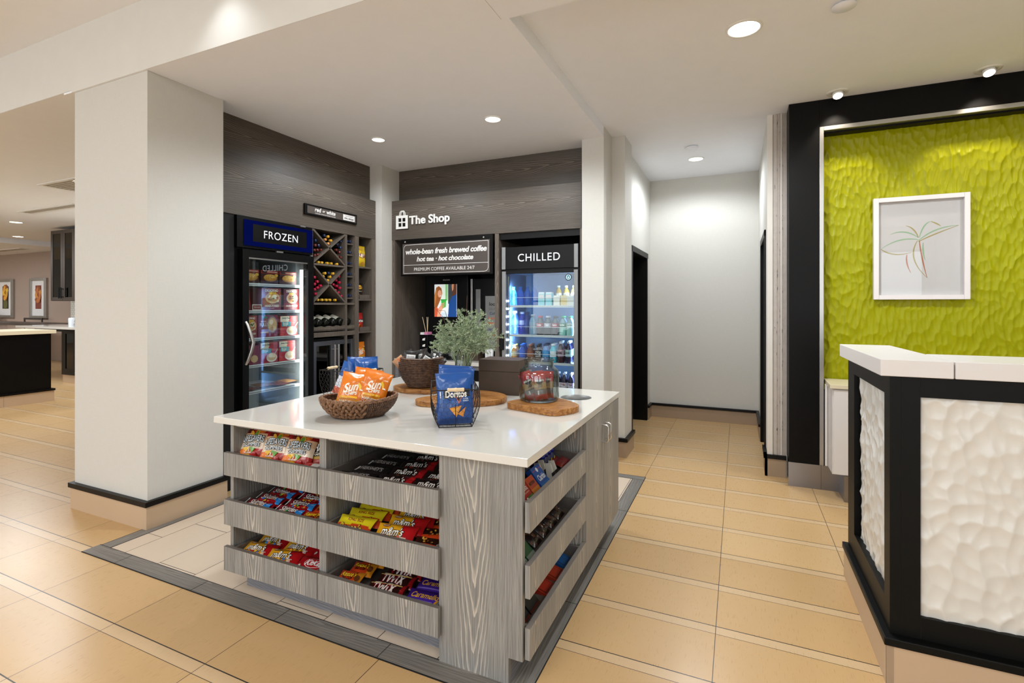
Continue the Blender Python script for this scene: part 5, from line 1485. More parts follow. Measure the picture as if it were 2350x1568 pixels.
# oval braided bowl with sun chip bags
bw = thing('wicker_bowl', 'oval braided brown wicker bowl holding orange chip bags', 'basket', (-1.838, 2.105, ZT), rz=R(41))
b = MB()
def bowl(i, k, off=0):
    a = 2 * PI * i
    r = .60 + .40 * math.sin(max(0, k) * PI / 2) ** .8
    z = .004 + .098 * k + .006 * math.cos(2 * a) * k
    return Vector(((.194 * r + off) * math.cos(a), (.147 * r + off) * math.sin(a), z))
b.grid(lambda i, j: bowl(i, j), 96, 12, None, 1)
b.grid(lambda i, j: bowl(1 - i, .05 + .95 * j, -.010), 60, 8, None, 1)
b.lathe([(.0001, .004), (.61, .004)], 40, (0, 0, 0), sx=.194, sy=.147, cap=False, mi=1); b.lathe([(.0001, .011), (.58, .011)], 40, (0, 0, 0), sx=.194, sy=.147, cap=False, mi=1)
rb_ = random.Random(8)
NB, NRW = 46, 5
for c in range(NB):
    i0 = c / NB
    if math.cos(2 * PI * i0) > .10: continue
    for rw in range(NRW):          # plump slanted strands, herringbone from row to row
        k = (rw + .55) / NRW
        p = bowl(i0 + (.5 / NB if rw % 2 else 0), k, .003)
        e1 = (bowl(i0 + .01, k) - bowl(i0 - .01, k)).normalized(); e2 = (bowl(i0, k + .05) - bowl(i0, k - .05)).normalized(); nn = e1.cross(e2)
        if nn.dot(Vector((p.x, p.y, 0))) < 0: nn = -nn
        for sg_ in ((1,) if c % 2 else (-1,)):
            d1 = (e2 * .82 + e1 * .55 * sg_).normalized(); d2 = nn.cross(d1)
            L_, W_, H_ = .0165, .0098 * rb_.uniform(.9, 1.1), .0085
            vs = []
            for u in range(7):
                th = PI * u / 6
                for w in range(8):
                    ph = 2 * PI * w / 8
                    vs.append(p + d1 * L_ * math.cos(th) + (d2 * W_ * math.cos(ph) + nn * H_ * math.sin(ph)) * math.sin(th) ** .8)
            b.add(vs, [(u * 8 + w, u * 8 + (w + 1) % 8, u * 8 + 8 + (w + 1) % 8, u * 8 + 8 + w) for u in range(6) for w in range(8)], None, 0, True)
for c in range(110):               # fine dark cords on the other side
    i0 = c / 110
    if math.cos(2 * PI * i0) <= .10: continue
    P = [bowl(i0 + .004 * (q % 2), q / 16, .002) for q in range(17)]
    b.tube(P, [.0034 + .0014 * (q % 2) for q in range(17)], 6, None, 1)
for off_, r_, z_ in ((-.004, .007, .0), (.002, .005, -.006)):
    P = [bowl(q / 120, 1, off_) + Vector((0, 0, z_ + .0015 * math.sin(q * 1.9))) for q in range(121)]
    b.tube(P, [r_ + .0012 * math.sin(q * 1.9) for q in range(121)], 8, None, 0)
ob('braided_body', b, [M['seagrass'], M['seagrass2']], parent=bw, local=True)
def sunchips(seed):
    def cf(u, v): return '#d97412' if v > -.45 else '#d98a16' if v > -.62 else '#cf6410'
    pr = [('t', 'Sun', -.12, .16, 1.0, '#f6f0e2', {'shear': .1, 'hm': 1.25, 'off': .03, 'tilt': .25}), ('t', 'CHIPS', -.02, -.16, .82, '#f6f0e2', {'off': .03, 'tilt': .12}), ('p', [(.30, .36), (.36, .46), (.58, .30), (.62, .08), (.56, .02), (.50, .24)], '#f0c02a'), ('p', [(.50, .05), (.80, .05), (.72, .12), (.55, .12)], '#f2ece0'),
          ('t', 'HARVEST', -.15, -.62, 1.05, '#f6eedc', {'off': .03}), ('t', 'CHEDDAR', -.15, -.78, 1.05, '#f6eedc', {'off': .03}), ('p', [(-.75, -.36), (.5, -.30), (.5, -.42), (-.75, -.48)], '#e8a818'), ('t', 'OVEN', .62, .52, .3, '#f2e6d0')]
    for a in range(6):
        an = R(35 + 22 * a); pr.append(('p', [(.35 + .26 * math.cos(an), .30 + .22 * math.sin(an)), (.37 + .26 * math.cos(an), .30 + .22 * math.sin(an)), (.36 + .38 * math.cos(an), .30 + .32 * math.sin(an))], '#f0c22c'))
    return pouch(.155, .205, .062, cf, pr, seed, 18, 22)
for i, (x, y, z, rz, lean, roll, lab) in enumerate(((-1.885, 2.065, .032, 34, -24, 12, 'orange chip bag in front at the left of the wicker bowl'), (-1.805, 2.135, .040, 48, -18, 20, 'orange chip bag leaning right in the wicker bowl'), (-1.875, 2.165, .040, 40, -16, 12, 'orange chip bag behind the other two in the wicker bowl'))):
    put('orange_chip_bag', sunchips(200 + i), M['film'], TM(x, y, ZT + z, R(rz), R(lean), R(roll)), lab, 'chip bag', 'orange chip bags in the wicker bowl')
# wire baskets
def wprof(z): return .0775 + .040 * math.sin(min(1, z / .13) * PI / 2) - (.004 * max(0, z - .13) / .05)
def wire_basket(label, cx, cy, rz):
    t = thing('wire_basket', label, 'basket', (cx, cy, ZT), 'wire baskets on the island', R(rz))
    L2 = .155
    hgt = .182
    r = .0020
    b = MB()
    def ring(z, ins=0):
        w = wprof(z); l = L2 - .012 * (1 - z / hgt)
        P = [(-w, -l, z), (w, -l, z), (w, l, z), (-w, l, z), (-w, -l, z)]
        return P
    b.tube(ring(.003), .0024, 6); b.tube(ring(hgt), .0028, 6)
    zz = [.003 + (hgt - .003) * k / 8 for k in range(9)]
    for sx in (-1, 1):
        for fy in (-1, -.33, .33, 1):
            b.tube([(sx * wprof(z), fy * (L2 - .012 * (1 - z / hgt)), z) for z in zz], r, 6)
    for sy in (-1, 1):
        b.tube([(0, sy * (L2 - .012 * (1 - z / hgt)), z) for z in (.003, hgt * .62)], r, 6)
        b.tube([(-.05, sy * (L2 + .002), hgt), (-.05, sy * (L2 + .004), hgt - .035), (-.02, sy * (L2 + .003), hgt - .05)], .0014, 5)
    for fy in (-.6, -.2, .2, .6): b.tube([(-wprof(0), fy * L2, .003), (wprof(0), fy * L2, .003)], r * .8, 5)
    ob('wire_frame', b, M['wire'], parent=t, local=True)
    b = MB()
    def hexes(fn, nu, nv):
        for i in range(nu):
            for j in range(nv):
                o = .5 if j % 2 else 0
                a = (i + o) / nu; c = j / nv
                if a > 1: continue
                p = [fn(a, c), fn(a, c + .55 / nv), fn(min(1, a + .5 / nu), c + 1 / nv), fn(max(0, a - .5 / nu), c + 1 / nv)]
                b.tube([p[0], p[1]], .0007, 3, cap=False); b.tube([p[1], p[2]], .0007, 3, cap=False); b.tube([p[1], p[3]], .0007, 3, cap=False)
    for sx in (-1, 1):
        hexes(lambda a, c: (sx * wprof(hgt * c), (2 * a - 1) * L2 * .98, .003 + (hgt - .003) * c), 13, 9)
    for sy in (-1, 1):
        hexes(lambda a, c: ((2 * a - 1) * wprof(hgt * c), sy * (L2 - .012 * (1 - c)), .003 + (hgt - .003) * c), 8, 9)
    ob('wire_mesh', b, M['wire'], parent=t, local=True)
    for sy in (-1, 1):
        b = MB(); yy = sy * (L2 + .004)
        b.tube([(-.040, yy, hgt + .002), (-.034, yy, hgt + .002), (-.03, yy, hgt + .002), (-.006, yy, hgt + .002), (-.004, yy, hgt + .002), (.004, yy, hgt + .002), (.006, yy, hgt + .002), (.03, yy, hgt + .002), (.034, yy, hgt + .002), (.040, yy, hgt + .002)], [.0085, .010, .0088, .0088, .010, .010, .0088, .0088, .010, .0085], 12)
        ob('handle', b, M['pale'], parent=t, local=True)
    return t
fx, fy = -1.235 - .555 * .15, 2.083 + .832 * .15
wire_basket('dark wire basket holding blue tortilla chip bags at the island front', fx, fy, 33.7)
wire_basket('dark wire basket behind the wicker bowl at left', -2.235, 2.485, -90)
def blue_chips(seed):
    def cf(u, v): return '#0a4d98' if v > -.2 else '#094288' if v > -.75 else '#083672'
    pr = [('p', [(-.62, .30), (.92, .36), (.92, .06), (-.62, .0)], '#14141a'), ('p', [(.1, .05), (.5, .10), (.28, -.22)], '#c04a20'), ('p', [(.16, .04), (.44, .08), (.28, -.14)], '#14141a'), ('t', 'Doritos', .12, .17, 1.25, '#f4f2ec', {'off': .03, 'hm': 1.25}), ('p', [(-.82, .03), (-.76, .03), (-.76, .28), (-.82, .28)], '#eef0f2'),
          ('t', 'COOL', .68, -.02, .3, '#e8eef4'), ('t', 'RANCH', .68, -.10, .32, '#e8eef4'), ('p', [(-.30, -.36), (.42, -.28), (.10, -.72)], '#d98f2c'), ('p', [(.18, -.60), (.66, -.34), (.48, -.72)], '#cf8426'), ('p', [(-.2, -.40), (.3, -.34), (.08, -.62)], '#e0a040')]
    return pouch(.178, .25, .055, cf, pr, seed, 18, 24)
cb, sb = math.cos(R(33.7)), math.sin(R(33.7))
for i, (d, h, dx, lab) in enumerate(((-.095, 0, .0, 'blue tortilla chip bag at the front of the wire basket'), (-.030, .012, .010, 'blue tortilla chip bag second in the front wire basket'), (.035, .02, -.006, 'blue tortilla chip bag third in the front wire basket'))):
    x = fx - sb * d + cb * dx; y = fy + cb * d + sb * dx
    put('blue_chip_bag', blue_chips(210 + i), M['film'], TM(x, y, ZT + .006 + h, R(31), R(-7), R(-2 + 3 * i)), lab, 'chip bag', 'blue chip bags in the front wire basket')
def blue_white(seed):
    def cf(u, v): return '#0c4f96' if v > .15 else '#d4d8e2' if v > -.6 else '#c85a3a'
    pr = [('p', [(.05, .35), (.75, .4), (.75, -.5), (.05, -.5)], '#c9cbd6')] + [('p', [(.12, .3 - .1 * k), (.68, .32 - .1 * k), (.68, .29 - .1 * k), (.12, .27 - .1 * k)], '#3a3f52') for k in range(8)] + [('p', [(-.1, .3), (-.02, .3), (-.02, -.8), (-.1, -.8)], '#1c5aa0')]
    return pouch(.17, .215, .06, cf, pr, seed, 16, 18)
for i, (x, y, rz, lean, roll, lab, mk) in enumerate(((-2.30, 2.47, 8, -14, 16, 'blue and white chip bag with nutrition label in the rear wire basket', blue_white), (-2.20, 2.52, 70, -6, 4, 'blue chip bag in the middle of the rear wire basket', blue_chips), (-2.13, 2.52, 76, -6, 0, 'blue chip bag at the right end of the rear wire basket', blue_chips))):
    put('blue_chip_bag', mk(220 + i), M['film'], TM(x, y, ZT + .008, R(rz), R(lean), R(roll)), lab, 'chip bag', 'blue chip bags in the rear wire basket')
# round rope basket
rb = thing('rope_basket', 'round dark brown coiled rope basket full of black snack pouches', 'basket', (-1.985, 2.895, ZT + .030))
prof = []
NC = 17
for k in range(NC * 5 + 1):
    f_ = k / (NC * 5)
    r = .092 + .063 * math.sin(min(1, f_ * 1.45) * PI / 2) - .018 * max(0, f_ - .62) ** 1.2 * 2.2
    prof.append((r + .0075 * abs(math.sin(PI * k / 5)) - .003, .002 + .200 * f_))
inn = [(r - .016, z) for r, z in prof[::5]][::-1]
b = MB(); b.lathe([(.0001, .002)] + prof + inn[:-1] + [(.0001, .012)], 72)
for i, p in enumerate(b.v):
    a = math.atan2(p.y, p.x); k_ = 1 + .016 * math.sin(a * 46 + p.z * 900) * (p.xy.length / .15)
    b.v[i] = Vector((p.x * k_, p.y * k_, p.z))
ob('coiled_body', b, M['seagrass2'], parent=rb, local=True)
def blackpouch(seed):
    pr = [('p', [(-.65, .55), (.6, .55), (.6, -.45), (-.65, -.45)], '#dededc')] + [('p', [(-.55, .40 - .14 * k), (.45 + .1 * (k % 2), .40 - .14 * k), (.45 + .1 * (k % 2), .34 - .14 * k), (-.55, .34 - .14 * k)], '#5a5a5c') for k in range(5)] + []
    return pouch(.10, .12, .03, lambda u, v: '#141416', pr, seed, 12, 12)
for i, (dx, dy, rz, lean, roll, lab) in enumerate(((-.045, -.075, 36, -20, 6, 'front left'), (.045, -.07, 40, -24, 34, 'front right'), (.085, -.01, 60, -30, 50, 'right side'), (-.01, -.005, 30, -8, -8, 'centre'), (-.085, .01, 10, -12, -30, 'left side'), (.05, .06, 50, -4, 20, 'back right'), (-.03, .075, 20, -4, -14, 'back left'))):
    put('black_pouch', blackpouch(230 + i), M['film'], TM(-1.985 + dx, 2.895 + dy, ZT + .158, R(rz), R(lean * .6), R(roll)), 'black snack pouch with white label, %s of the rope basket' % lab, 'pouch', 'black pouches in the rope basket')
put('tan_pouch', pouch(.08, .10, .025, lambda u, v: '#a87a52', [], 240, 10, 8), M['film'], TM(-2.085, 2.845, ZT + .15, R(30), R(-20), R(-40)), 'plain tan pouch at the left rim of the rope basket', 'pouch')
put('orange_pouch', pouch(.07, .10, .03, lambda u, v: '#b8602c' if v > .4 else '#191616', [('o', -.5, -.5, .2, .2, '#d8c02c')], 241, 10, 8), M['film'], TM(-2.055, 2.80, ZT + .135, R(36), R(-14), R(-10)), 'black pouch with an orange top at the left of the rope basket', 'pouch')
# brown box
b = MB(); b.box(-.142, .142, 0, .20, 0, .150); b.box(-.1405, .1405, .0015, .1985, .150, .153); b.box(-.142, .142, 0, .20, .153, .228)
put('wooden_box', b, M['boxbrown'], TM(-1.435, 2.968, ZT, R(4)), 'closed dark brown wooden box at the back of the island', 'box', bevel=.002)
# glass jar with jerky packs
jx, jy, jz = -1.055, 2.725, ZT + .036
jr = thing('glass_jar', 'clear open glass jar holding red jerky packs on olive board', 'jar', (jx, jy, jz))
o_ = [(.0001, .002), (.095, .001), (.110, .006), (.115, .020), (.116, .150), (.110, .178), (.092, .195), (.084, .203), (.083, .226), (.090, .234), (.091, .241), (.086, .244)]
i_ = [(.080, .240), (.078, .226), (.079, .203), (.088, .192), (.105, .176), (.111, .150), (.110, .024), (.104, .013), (.0001, .010)]
b = MB(); b.lathe(o_ + i_, 48); ob('jar_body', b, M['jarglass'], parent=jr, local=True)
def jerky(seed):
    def cf(u, v): return '#b3161a' if v > .25 else '#a88450' if v > -.25 else '#6a5a5a' if v > -.68 else '#a01a1e'
    pr = [('o', .0, .30, .55, .20, '#1c1412'), ('t', "JACK LINK'S", 0, .36, 1.45, '#f2eee6', {'off': .04, 'hm': 1.4}), ('t', 'BEEF', .1, .06, .6, '#4a2a18'), ('t', 'JERKY', .1, -.08, .8, '#4a2a18'), ('t', 'ORIGINAL', .1, -.30, 1.1, '#1c1a18'), ('o', -.35, -.5, .12, .16, '#d8d0c8')]
    return pouch(.075, .155, .022, cf, pr, seed, 12, 16)
for i, (dx, dy, rz, lean, roll, lab) in enumerate(((.028, -.030, 14, -10, 8, 'front right with its logo showing'), (-.022, -.020, 22, -12, 22, 'front left, tilted'), (-.058, .008, 50, -8, 10, 'left side'), (.0, .035, 10, -4, 12, 'behind at the centre'), (.045, .030, -14, -6, 4, 'behind at right'))):
    put('jerky_pack', jerky(250 + i), M['film'], TM(jx + dx, jy + dy, jz + .012, R(rz), R(lean), R(-roll)), 'red and tan jerky pack in the glass jar, %s' % lab, 'snack pack', 'jerky packs in the glass jar')
# vase with greenery
vx, vy, vz = -1.618, 2.818, ZT + .032
va = thing('glass_vase', 'tall clear cylinder vase with grey green foliage and twigs', 'vase', (vx, vy, vz))
b = MB(); b.lathe([(.0001, .002), (.046, .001), (.049, .004), (.049, .272), (.0475, .274), (.046, .272), (.046, .012), (.0001, .010)], 36); ob('glass_cylinder', b, M['jarglass'], parent=va, local=True)
rv = random.Random(21)
lf = MB(); bd = MB(); sm = MB()
def leaf(b, p, d, L, w):
    d = d.normalized(); s = d.orthogonal().normalized(); s.rotate(Matrix.Rotation(rv.uniform(0, 2 * PI), 3, d))
    n_ = d.cross(s) * w * .35
    b.add([p, p + d * L * .5 + s * w / 2 + n_, p + d * L, p + d * L * .5 - s * w / 2 + n_], [(0, 1, 2), (0, 2, 3)])
tips = []
for k in range(46):
    th = rv.uniform(0, 2 * PI); el = rv.uniform(.02, 1.0)
    rad = .20 * (1 - .55 * el ** 2) * rv.uniform(.55, 1.0) * (1.0 + .25 * abs(math.cos(th)))
    zt = .30 + .215 * el - .03 * (1 - el)
    tips.append(Vector((.022 + rad * math.cos(th), rad * math.sin(th) * .85, zt)))
for tp in tips:
    st_ = Vector((rv.uniform(-.025, .025), rv.uniform(-.025, .025), .02))
    mid = Vector((st_.x * .4 + tp.x * .25, st_.y * .4 + tp.y * .25, .29))
    P = [(1 - t) ** 2 * st_ + 2 * t * (1 - t) * mid + t * t * tp for t in [q / 9 for q in range(10)]]
    sm.tube(P, [.0018] * 5 + [.0014] * 5, 5)
    for q in range(5, 10):
        for m in range(7):
            t0 = min(.999, (q - 1 + rv.random()) / 9)
            p = (1 - t0) ** 2 * st_ + 2 * t0 * (1 - t0) * mid + t0 * t0 * tp
            if p.z < .262: continue
            d = (tp - mid).normalized() + Vector((rv.gauss(0, .8), rv.gauss(0, .8), rv.gauss(0, .7)))
            L = rv.uniform(.022, .045); e = p + d.normalized() * L
            sm.tube([p, e], .0007, 3, cap=False)
            for s_ in range(11):
                g = p + (e - p) * rv.uniform(.25, 1)
                leaf(lf if rv.random() < .78 else bd, g, d.normalized() + Vector((rv.gauss(0, .7), rv.gauss(0, .7), rv.gauss(0, .6))), rv.uniform(.009, .019), rv.uniform(.0026, .0052))
ob('stems', sm, M['leaf'], parent=va, local=True); ob('leaves', lf, M['leaf'], parent=va, local=True); ob('pale_buds', bd, M['leaf2'], parent=va, local=True)
ca, sa_ = math.cos(R(24.25)), math.sin(R(24.25))
for P in ([(.0, .03), (.004, .25), (.012, .42), (.018, .50), (.024, .62)], [(-.01, .03), (-.03, .27), (-.10, .40), (-.14, .49), (-.185, .535)], [(.01, .03), (.04, .26), (.13, .335), (.24, .345), (.335, .315)], [(-.01, .04), (-.04, .3), (-.09, .43), (-.12, .52), (-.165, .525)]):
    b = MB(); Q = [Vector((u * ca, u * sa_ + .01, z)) for u, z in P]
    pts_ = []
    for i in range(len(Q) - 1):
        for s_ in range(4): pts_.append(Q[i].lerp(Q[i + 1], s_ / 4) + Vector((rv.gauss(0, .0015), 0, rv.gauss(0, .0015))))
    pts_.append(Q[-1])
    b.tube(pts_, [.0024 - .0014 * i / len(pts_) for i in range(len(pts_))], 6); ob('twig', b, M['twig'], parent=va, local=True)
# ================================================================== FREEZER CONTENTS
BX = -3.79
def frozen(name, y0, y1, zb, h, d, col, prints, label, group=None):
    w = y1 - y0
    put(name, carton(w, d, h, col, prints), M['card'], TM(BX, (y0 + y1) / 2, zb, R(90)), label, 'frozen food box', group)
def mac(): return [('r', -1, 1, .55, 1, '#8e1a18'), ('t', 'MACARONI & CHEESE', .2, .78, 1.3, '#e8d8b8'), ('o', -.6, .78, .3, .16, '#161412'), ('o', .05, -.1, .78, .55, '#a8742a'), ('o', .0, .0, .68, .45, '#cf9a3c'), ('o', .1, .12, .45, .26, '#e0b45c'), ('o', .7, .3, .2, .22, '#d8b03a')] + [('o', rp.uniform(-.55, .6), rp.uniform(-.35, .35), .09, .05, rp.choice(('#e6c070', '#b87a28')), rp.uniform(0, 3)) for _ in range(14)]
zz = FSH[0] + .004
for i, (y0, y1) in enumerate(((2.90, 3.070), (3.087, 3.27), (3.281, 3.472))):
    frozen('frozen_macaroni_box', y0, y1, zz, .118, .16, '#3a1412', mac(), 'dark red frozen macaroni box, %s of three on the top freezer shelf' % ('left', 'middle', 'right')[i], 'macaroni boxes on the top freezer shelf')
def pizza(c): return [('r', -1, 1, -1, -.35, '#7d1c20'), ('o', .1, .1, .75, .5, '#d9b98a'), ('o', .15, .15, .6, .40, '#c98a4a'), ('o', .3, .2, .3, .22, '#e6dcc0'), ('t', 'DIGIORNO', 0, .78, 1.35, '#f0e8da', {'hm': 1.2}), ('r', -.35, .45, .48, .62, '#d8b42c'), ('t', 'HAND-TOSSED', 0, -.62, 1.5, '#f0e8de', {'shear': .2, 'hm': 1.3}), ('t', 'STYLE CRUST', 0, -.84, .5, '#e0c8b8')] + [('o', rp.uniform(-.4, .6), rp.uniform(-.2, .4), .12, .08, rp.choice(('#a8422a', '#efe4c8', '#5a6a32'))) for _ in range(9)]
zz = FSH[1] + .004
frozen('frozen_pizza_box', 3.097, 3.297, zz, .196, .18, '#8f2a24', pizza(0), 'dark red frozen pizza box, left of two on the second freezer shelf', 'pizza boxes on the second freezer shelf')
frozen('frozen_pizza_box', 3.328, 3.50, zz, .193, .18, '#5a1c20', pizza(1), 'dark red frozen pizza box, right of two on the second freezer shelf', 'pizza boxes on the second freezer shelf')
put('frozen_meat_bag', pouch(.13, .19, .05, lambda u, v: '#8a1f22', [], 300, 12, 12), M['film'], TM(BX - .03, 2.95, zz, R(90), R(-6)), 'shiny red frozen bag at the left of the second freezer shelf', 'frozen food bag')
b = carton(.09, .004, .05, '#d8d4cc', [('r', -.9, .9, -.7, .7, '#7a2420'), ('t', 'THIN PIZZA', 0, 0, 1.4, '#e8d8c8')]); put('shelf_tag', b, M['card'], TM(FX - .066, 3.03, FSH[1] + .0045, R(90)), 'small white and red shelf tag on the second freezer shelf', 'price tag')
zz = FSH[2] + .004
frozen('frozen_pizza_box', 2.905, 3.052, zz, .19, .18, '#8f2a24', pizza(2), 'cropped frozen pizza box at the left of the third freezer shelf')
frozen('frozen_bowl_box', 3.062, 3.262, zz, .192, .16, '#7d2440', [('t', 'BOWL', -.45, .42, .6, '#e8b8c0'), ('t', 'FULLS', -.45, .14, .8, '#f0d8dc', {'hm': 1.2}), ('o', .42, .12, .55, .78, '#8a7a80'), ('o', .42, .1, .46, .66, '#c9a878'), ('o', .3, .35, .2, .24, '#e6d8c0'), ('o', .6, -.2, .2, .22, '#d8c09a'), ('o', .35, -.25, .16, .2, '#b0865a'), ('r', -.8, .0, -.62, -.5, '#d8b088'), ('o', -.4, .8, .3, .1, '#2a6a4a')], 'magenta frozen bowl meal box on the third freezer shelf')
def biscuit(): return [('r', -1, -.05, .42, 1, '#d8d0b8'), ('r', -1, .0, .6, .95, '#e0d8c0'), ('t', 'Jimmy Dean', -.35, .78, 1.0, '#2a2a26', {'shear': .15, 'hm': 1.2}), ('r', -.9, .18, -.05, .42, '#2f8a94'), ('t', 'Biscuit &', -.45, .32, .6, '#f0f0e8'), ('t', 'Sausage', -.45, .18, .6, '#f0f0e8'), ('t', 'Gravy', -.52, .04, .42, '#f0f0e8'), ('o', .25, -.5, .62, .46, '#e4ded4'), ('o', .25, -.42, .54, .36, '#d8b88c'), ('o', .15, -.3, .26, .22, '#efe2c8'), ('o', .42, -.35, .22, .18, '#e6d2b0'), ('p', [(.55, -.1), (.92, .35), (.95, .32), (.62, -.14)], '#c8c4bc')]
frozen('frozen_breakfast_box', 3.292, 3.486, zz, .180, .16, '#b82a28', biscuit(), 'red and teal frozen breakfast box on the third freezer shelf')
zz = FSH[3] + .004
frozen('frozen_breakfast_box', 2.93, 3.073, zz, .16, .16, '#7a2440', [('o', .3, -.4, .5, .4, '#c9a878')], 'magenta frozen box at the left of the fourth freezer shelf')
frozen('frozen_breakfast_box', 3.083, 3.262, zz, .178, .16, '#a82a3c', biscuit(), 'red and teal frozen breakfast box, left of two on the fourth freezer shelf', 'breakfast boxes on the fourth freezer shelf')
frozen('frozen_breakfast_box', 3.280, 3.458, zz, .180, .16, '#b82a28', biscuit(), 'red and teal frozen breakfast box, right of two on the fourth freezer shelf', 'breakfast boxes on the fourth freezer shelf')
for i, (x, y, c, lab) in enumerate(((-3.83, 3.02, '#5a2c2a', 'left'), (-3.86, 3.18, '#8a5a30', 'second from left'), (-3.83, 3.33, '#7a3a28', 'third from left'), (-3.86, 3.45, '#a87a40', 'right'))):
    put('flat_frozen_pack', pouch(.15, .14, .022, lambda u, v: c, dots(6, -.7, .7, -.6, .6, .1, ['#c9a060', '#5a2018'], 1), 310 + i, 10, 8), M['film'], TM(x + .04, y, FSH[4] + .014 + .006 * (i % 2), R(90), R(-86)), 'flat brown frozen pack, %s on the fifth freezer shelf' % lab, 'frozen food pack', 'flat packs on the fifth freezer shelf')

# ================================================================== WINE
def wine(cap, body=True, label=None):
    """lying along -x; foil tip at origin"""
    b = MB()
    pr = [(.0001, 0), (.0125, .0), (.0135, .003), (.0135, .030), (.0130, .031), (.0130, .08), (.0225, .115), (.0225, .29), (.0001, .292)]
    b.lathe(pr, 14, (0, 0, 0), lambda z: cap if z < .0302 else '#0d120c')
    return b.xf(Matrix.Rotation(-PI / 2, 4, 'Y'))
CAPS = {'y': '#c99a2a', 'o': '#cf8a4a', 'b': '#16264a', 'r': '#5c2018', 'm': '#a81838', 'n': '#1a2c52'}
NAMES = {'y': 'yellow capped', 'o': 'orange capped', 'b': 'navy capped', 'r': 'dark red capped', 'm': 'crimson capped', 'n': 'navy capped'}
WP = {c: None for c in CAPS}
ORD = ['first', 'second', 'third', 'fourth', 'fifth', 'sixth', 'seventh', 'eighth', 'ninth', 'tenth', 'eleventh', 'twelfth']
def rack(where, pts, cols):
    s = 3.745 / 3.69
    order = sorted(range(len(pts)), key=lambda i: pts[i][0])
    for n_, i in enumerate(order):
        y, z = pts[i][0] * s, 1.5 + (pts[i][1] - 1.5) * s
        c = cols[i]
        mt = TM(-3.752, y, z)
        lab = '%s wine bottle, %s in the %s' % (NAMES[c], ORD[n_], where)
        if WP[c] is None:
            WP[c] = put('wine_bottle', wine(CAPS[c]), M['plastic'], mt, lab, 'wine bottle', 'wine bottles in the ' + where)
        else: dup(WP[c], mt, lab, 'wine bottles in the ' + where)
rack('top notch of the upper diamond rack', [(3.787, 2.177), (3.751, 2.143), (3.824, 2.141), (3.788, 2.107), (3.738, 2.182)], 'yoyob')
rack('left notch of the upper diamond rack', [(3.625, 2.12), (3.665, 2.075), (3.622, 2.073), (3.695, 2.035), (3.65, 2.03), (3.612, 2.025), (3.655, 1.985), (3.618, 1.975)], 'bbrrrrrr')
rack('bottom notch of the upper diamond rack', [(3.662, 1.912), (3.706, 1.912), (3.777, 1.912), (3.831, 1.912), (3.908, 1.912)], 'yyyyy')
rack('right notch of the upper diamond rack', [(3.963, 2.15), (3.912, 2.113), (3.960, 2.085), (3.899, 2.055), (3.945, 2.035), (3.963, 1.985), (3.92, 1.99)], 'bbbrrrr')
rack('top notch of the lower diamond rack', [(3.746, 1.811), (3.854, 1.814), (3.721, 1.778), (3.813, 1.778), (3.784, 1.742), (3.795, 1.815)], 'yyyyyb')
rack('left notch of the lower diamond rack', [(3.612, 1.765), (3.648, 1.725), (3.614, 1.700), (3.690, 1.686), (3.652, 1.665), (3.614, 1.648), (3.625, 1.605)], 'mmmmmmm')
rack('right notch of the lower diamond rack', [(3.935, 1.790), (3.895, 1.749), (3.945, 1.728), (3.858, 1.705), (3.905, 1.690), (3.95, 1.672), (3.885, 1.648), (3.93, 1.625), (3.970, 1.590)], 'mmmmmmmmm')
rack('bottom notch of the lower diamond rack', [(3.654, 1.548), (3.708, 1.548), (3.763, 1.548), (3.812, 1.548), (3.884, 1.548)], 'yyyyy')
s = 3.745 / 3.69
for i, z in enumerate((2.162, 2.049, 1.934, 1.822, 1.706, 1.596)):
    for j, y in enumerate((4.112, 4.158)):
        dup(WP['b'], TM(-3.752, y, 1.5 + (z - 1.5) * s), 'navy capped wine bottle, %s from top, %s of the narrow rack column' % (ORD[i], ('left', 'right')[j]), 'wine bottles in the narrow column')
    b = MB(); b.box(XB, XF - .02, 4.088, 4.198, 1.5 + (z - 1.5) * s - .034, 1.5 + (z - 1.5) * s - .0235); ob('bottle_rest', b, M['unitwood'], parent=un)
def bigwine():
    """base at origin, axis towards -x"""
    b = MB()
    b.lathe([(.0001, .004), (.034, .0), (.0385, .005), (.0385, .055), (.0385, .145), (.0385, .19), (.030, .215), (.0145, .245), (.0135, .26), (.0135, .315), (.0001, .316)], 20, (0, 0, 0), lambda z: '#c9c6b8' if .055 <= z <= .145 else ('#3a1a1a' if z > .26 else '#0b0f0a'))
    fnl = lambda a, c, l: (math.cos(a) * (.0387 + .0004 * l), math.sin(a) * (.0387 + .0004 * l), c)
    for k in range(3): lay_poly(b, [fq for fq in ((-.5, .075 + .018 * k), (.5, .075 + .018 * k), (.5, .080 + .018 * k), (-.5, .080 + .018 * k))], fnl, '#55504a', 1)
    return b.xf(Matrix.Rotation(-PI / 2, 4, 'Y') @ Matrix.Rotation(PI * 0, 4, 'Z'))
src = None
for i, y in enumerate((3.650, 3.735, 3.835, 3.935, 4.035, 4.135)):
    mt = TM(-3.772, y + .01, 1.316, 0, 0, R(20))
    lab = 'labelled wine bottle lying on the display ledge, %s from left' % ORD[i]
    if src is None: src = put('display_wine_bottle', bigwine(), M['plastic'], mt, lab, 'wine bottle', 'wine bottles on the display ledge')
    else: dup(src, mt, lab)

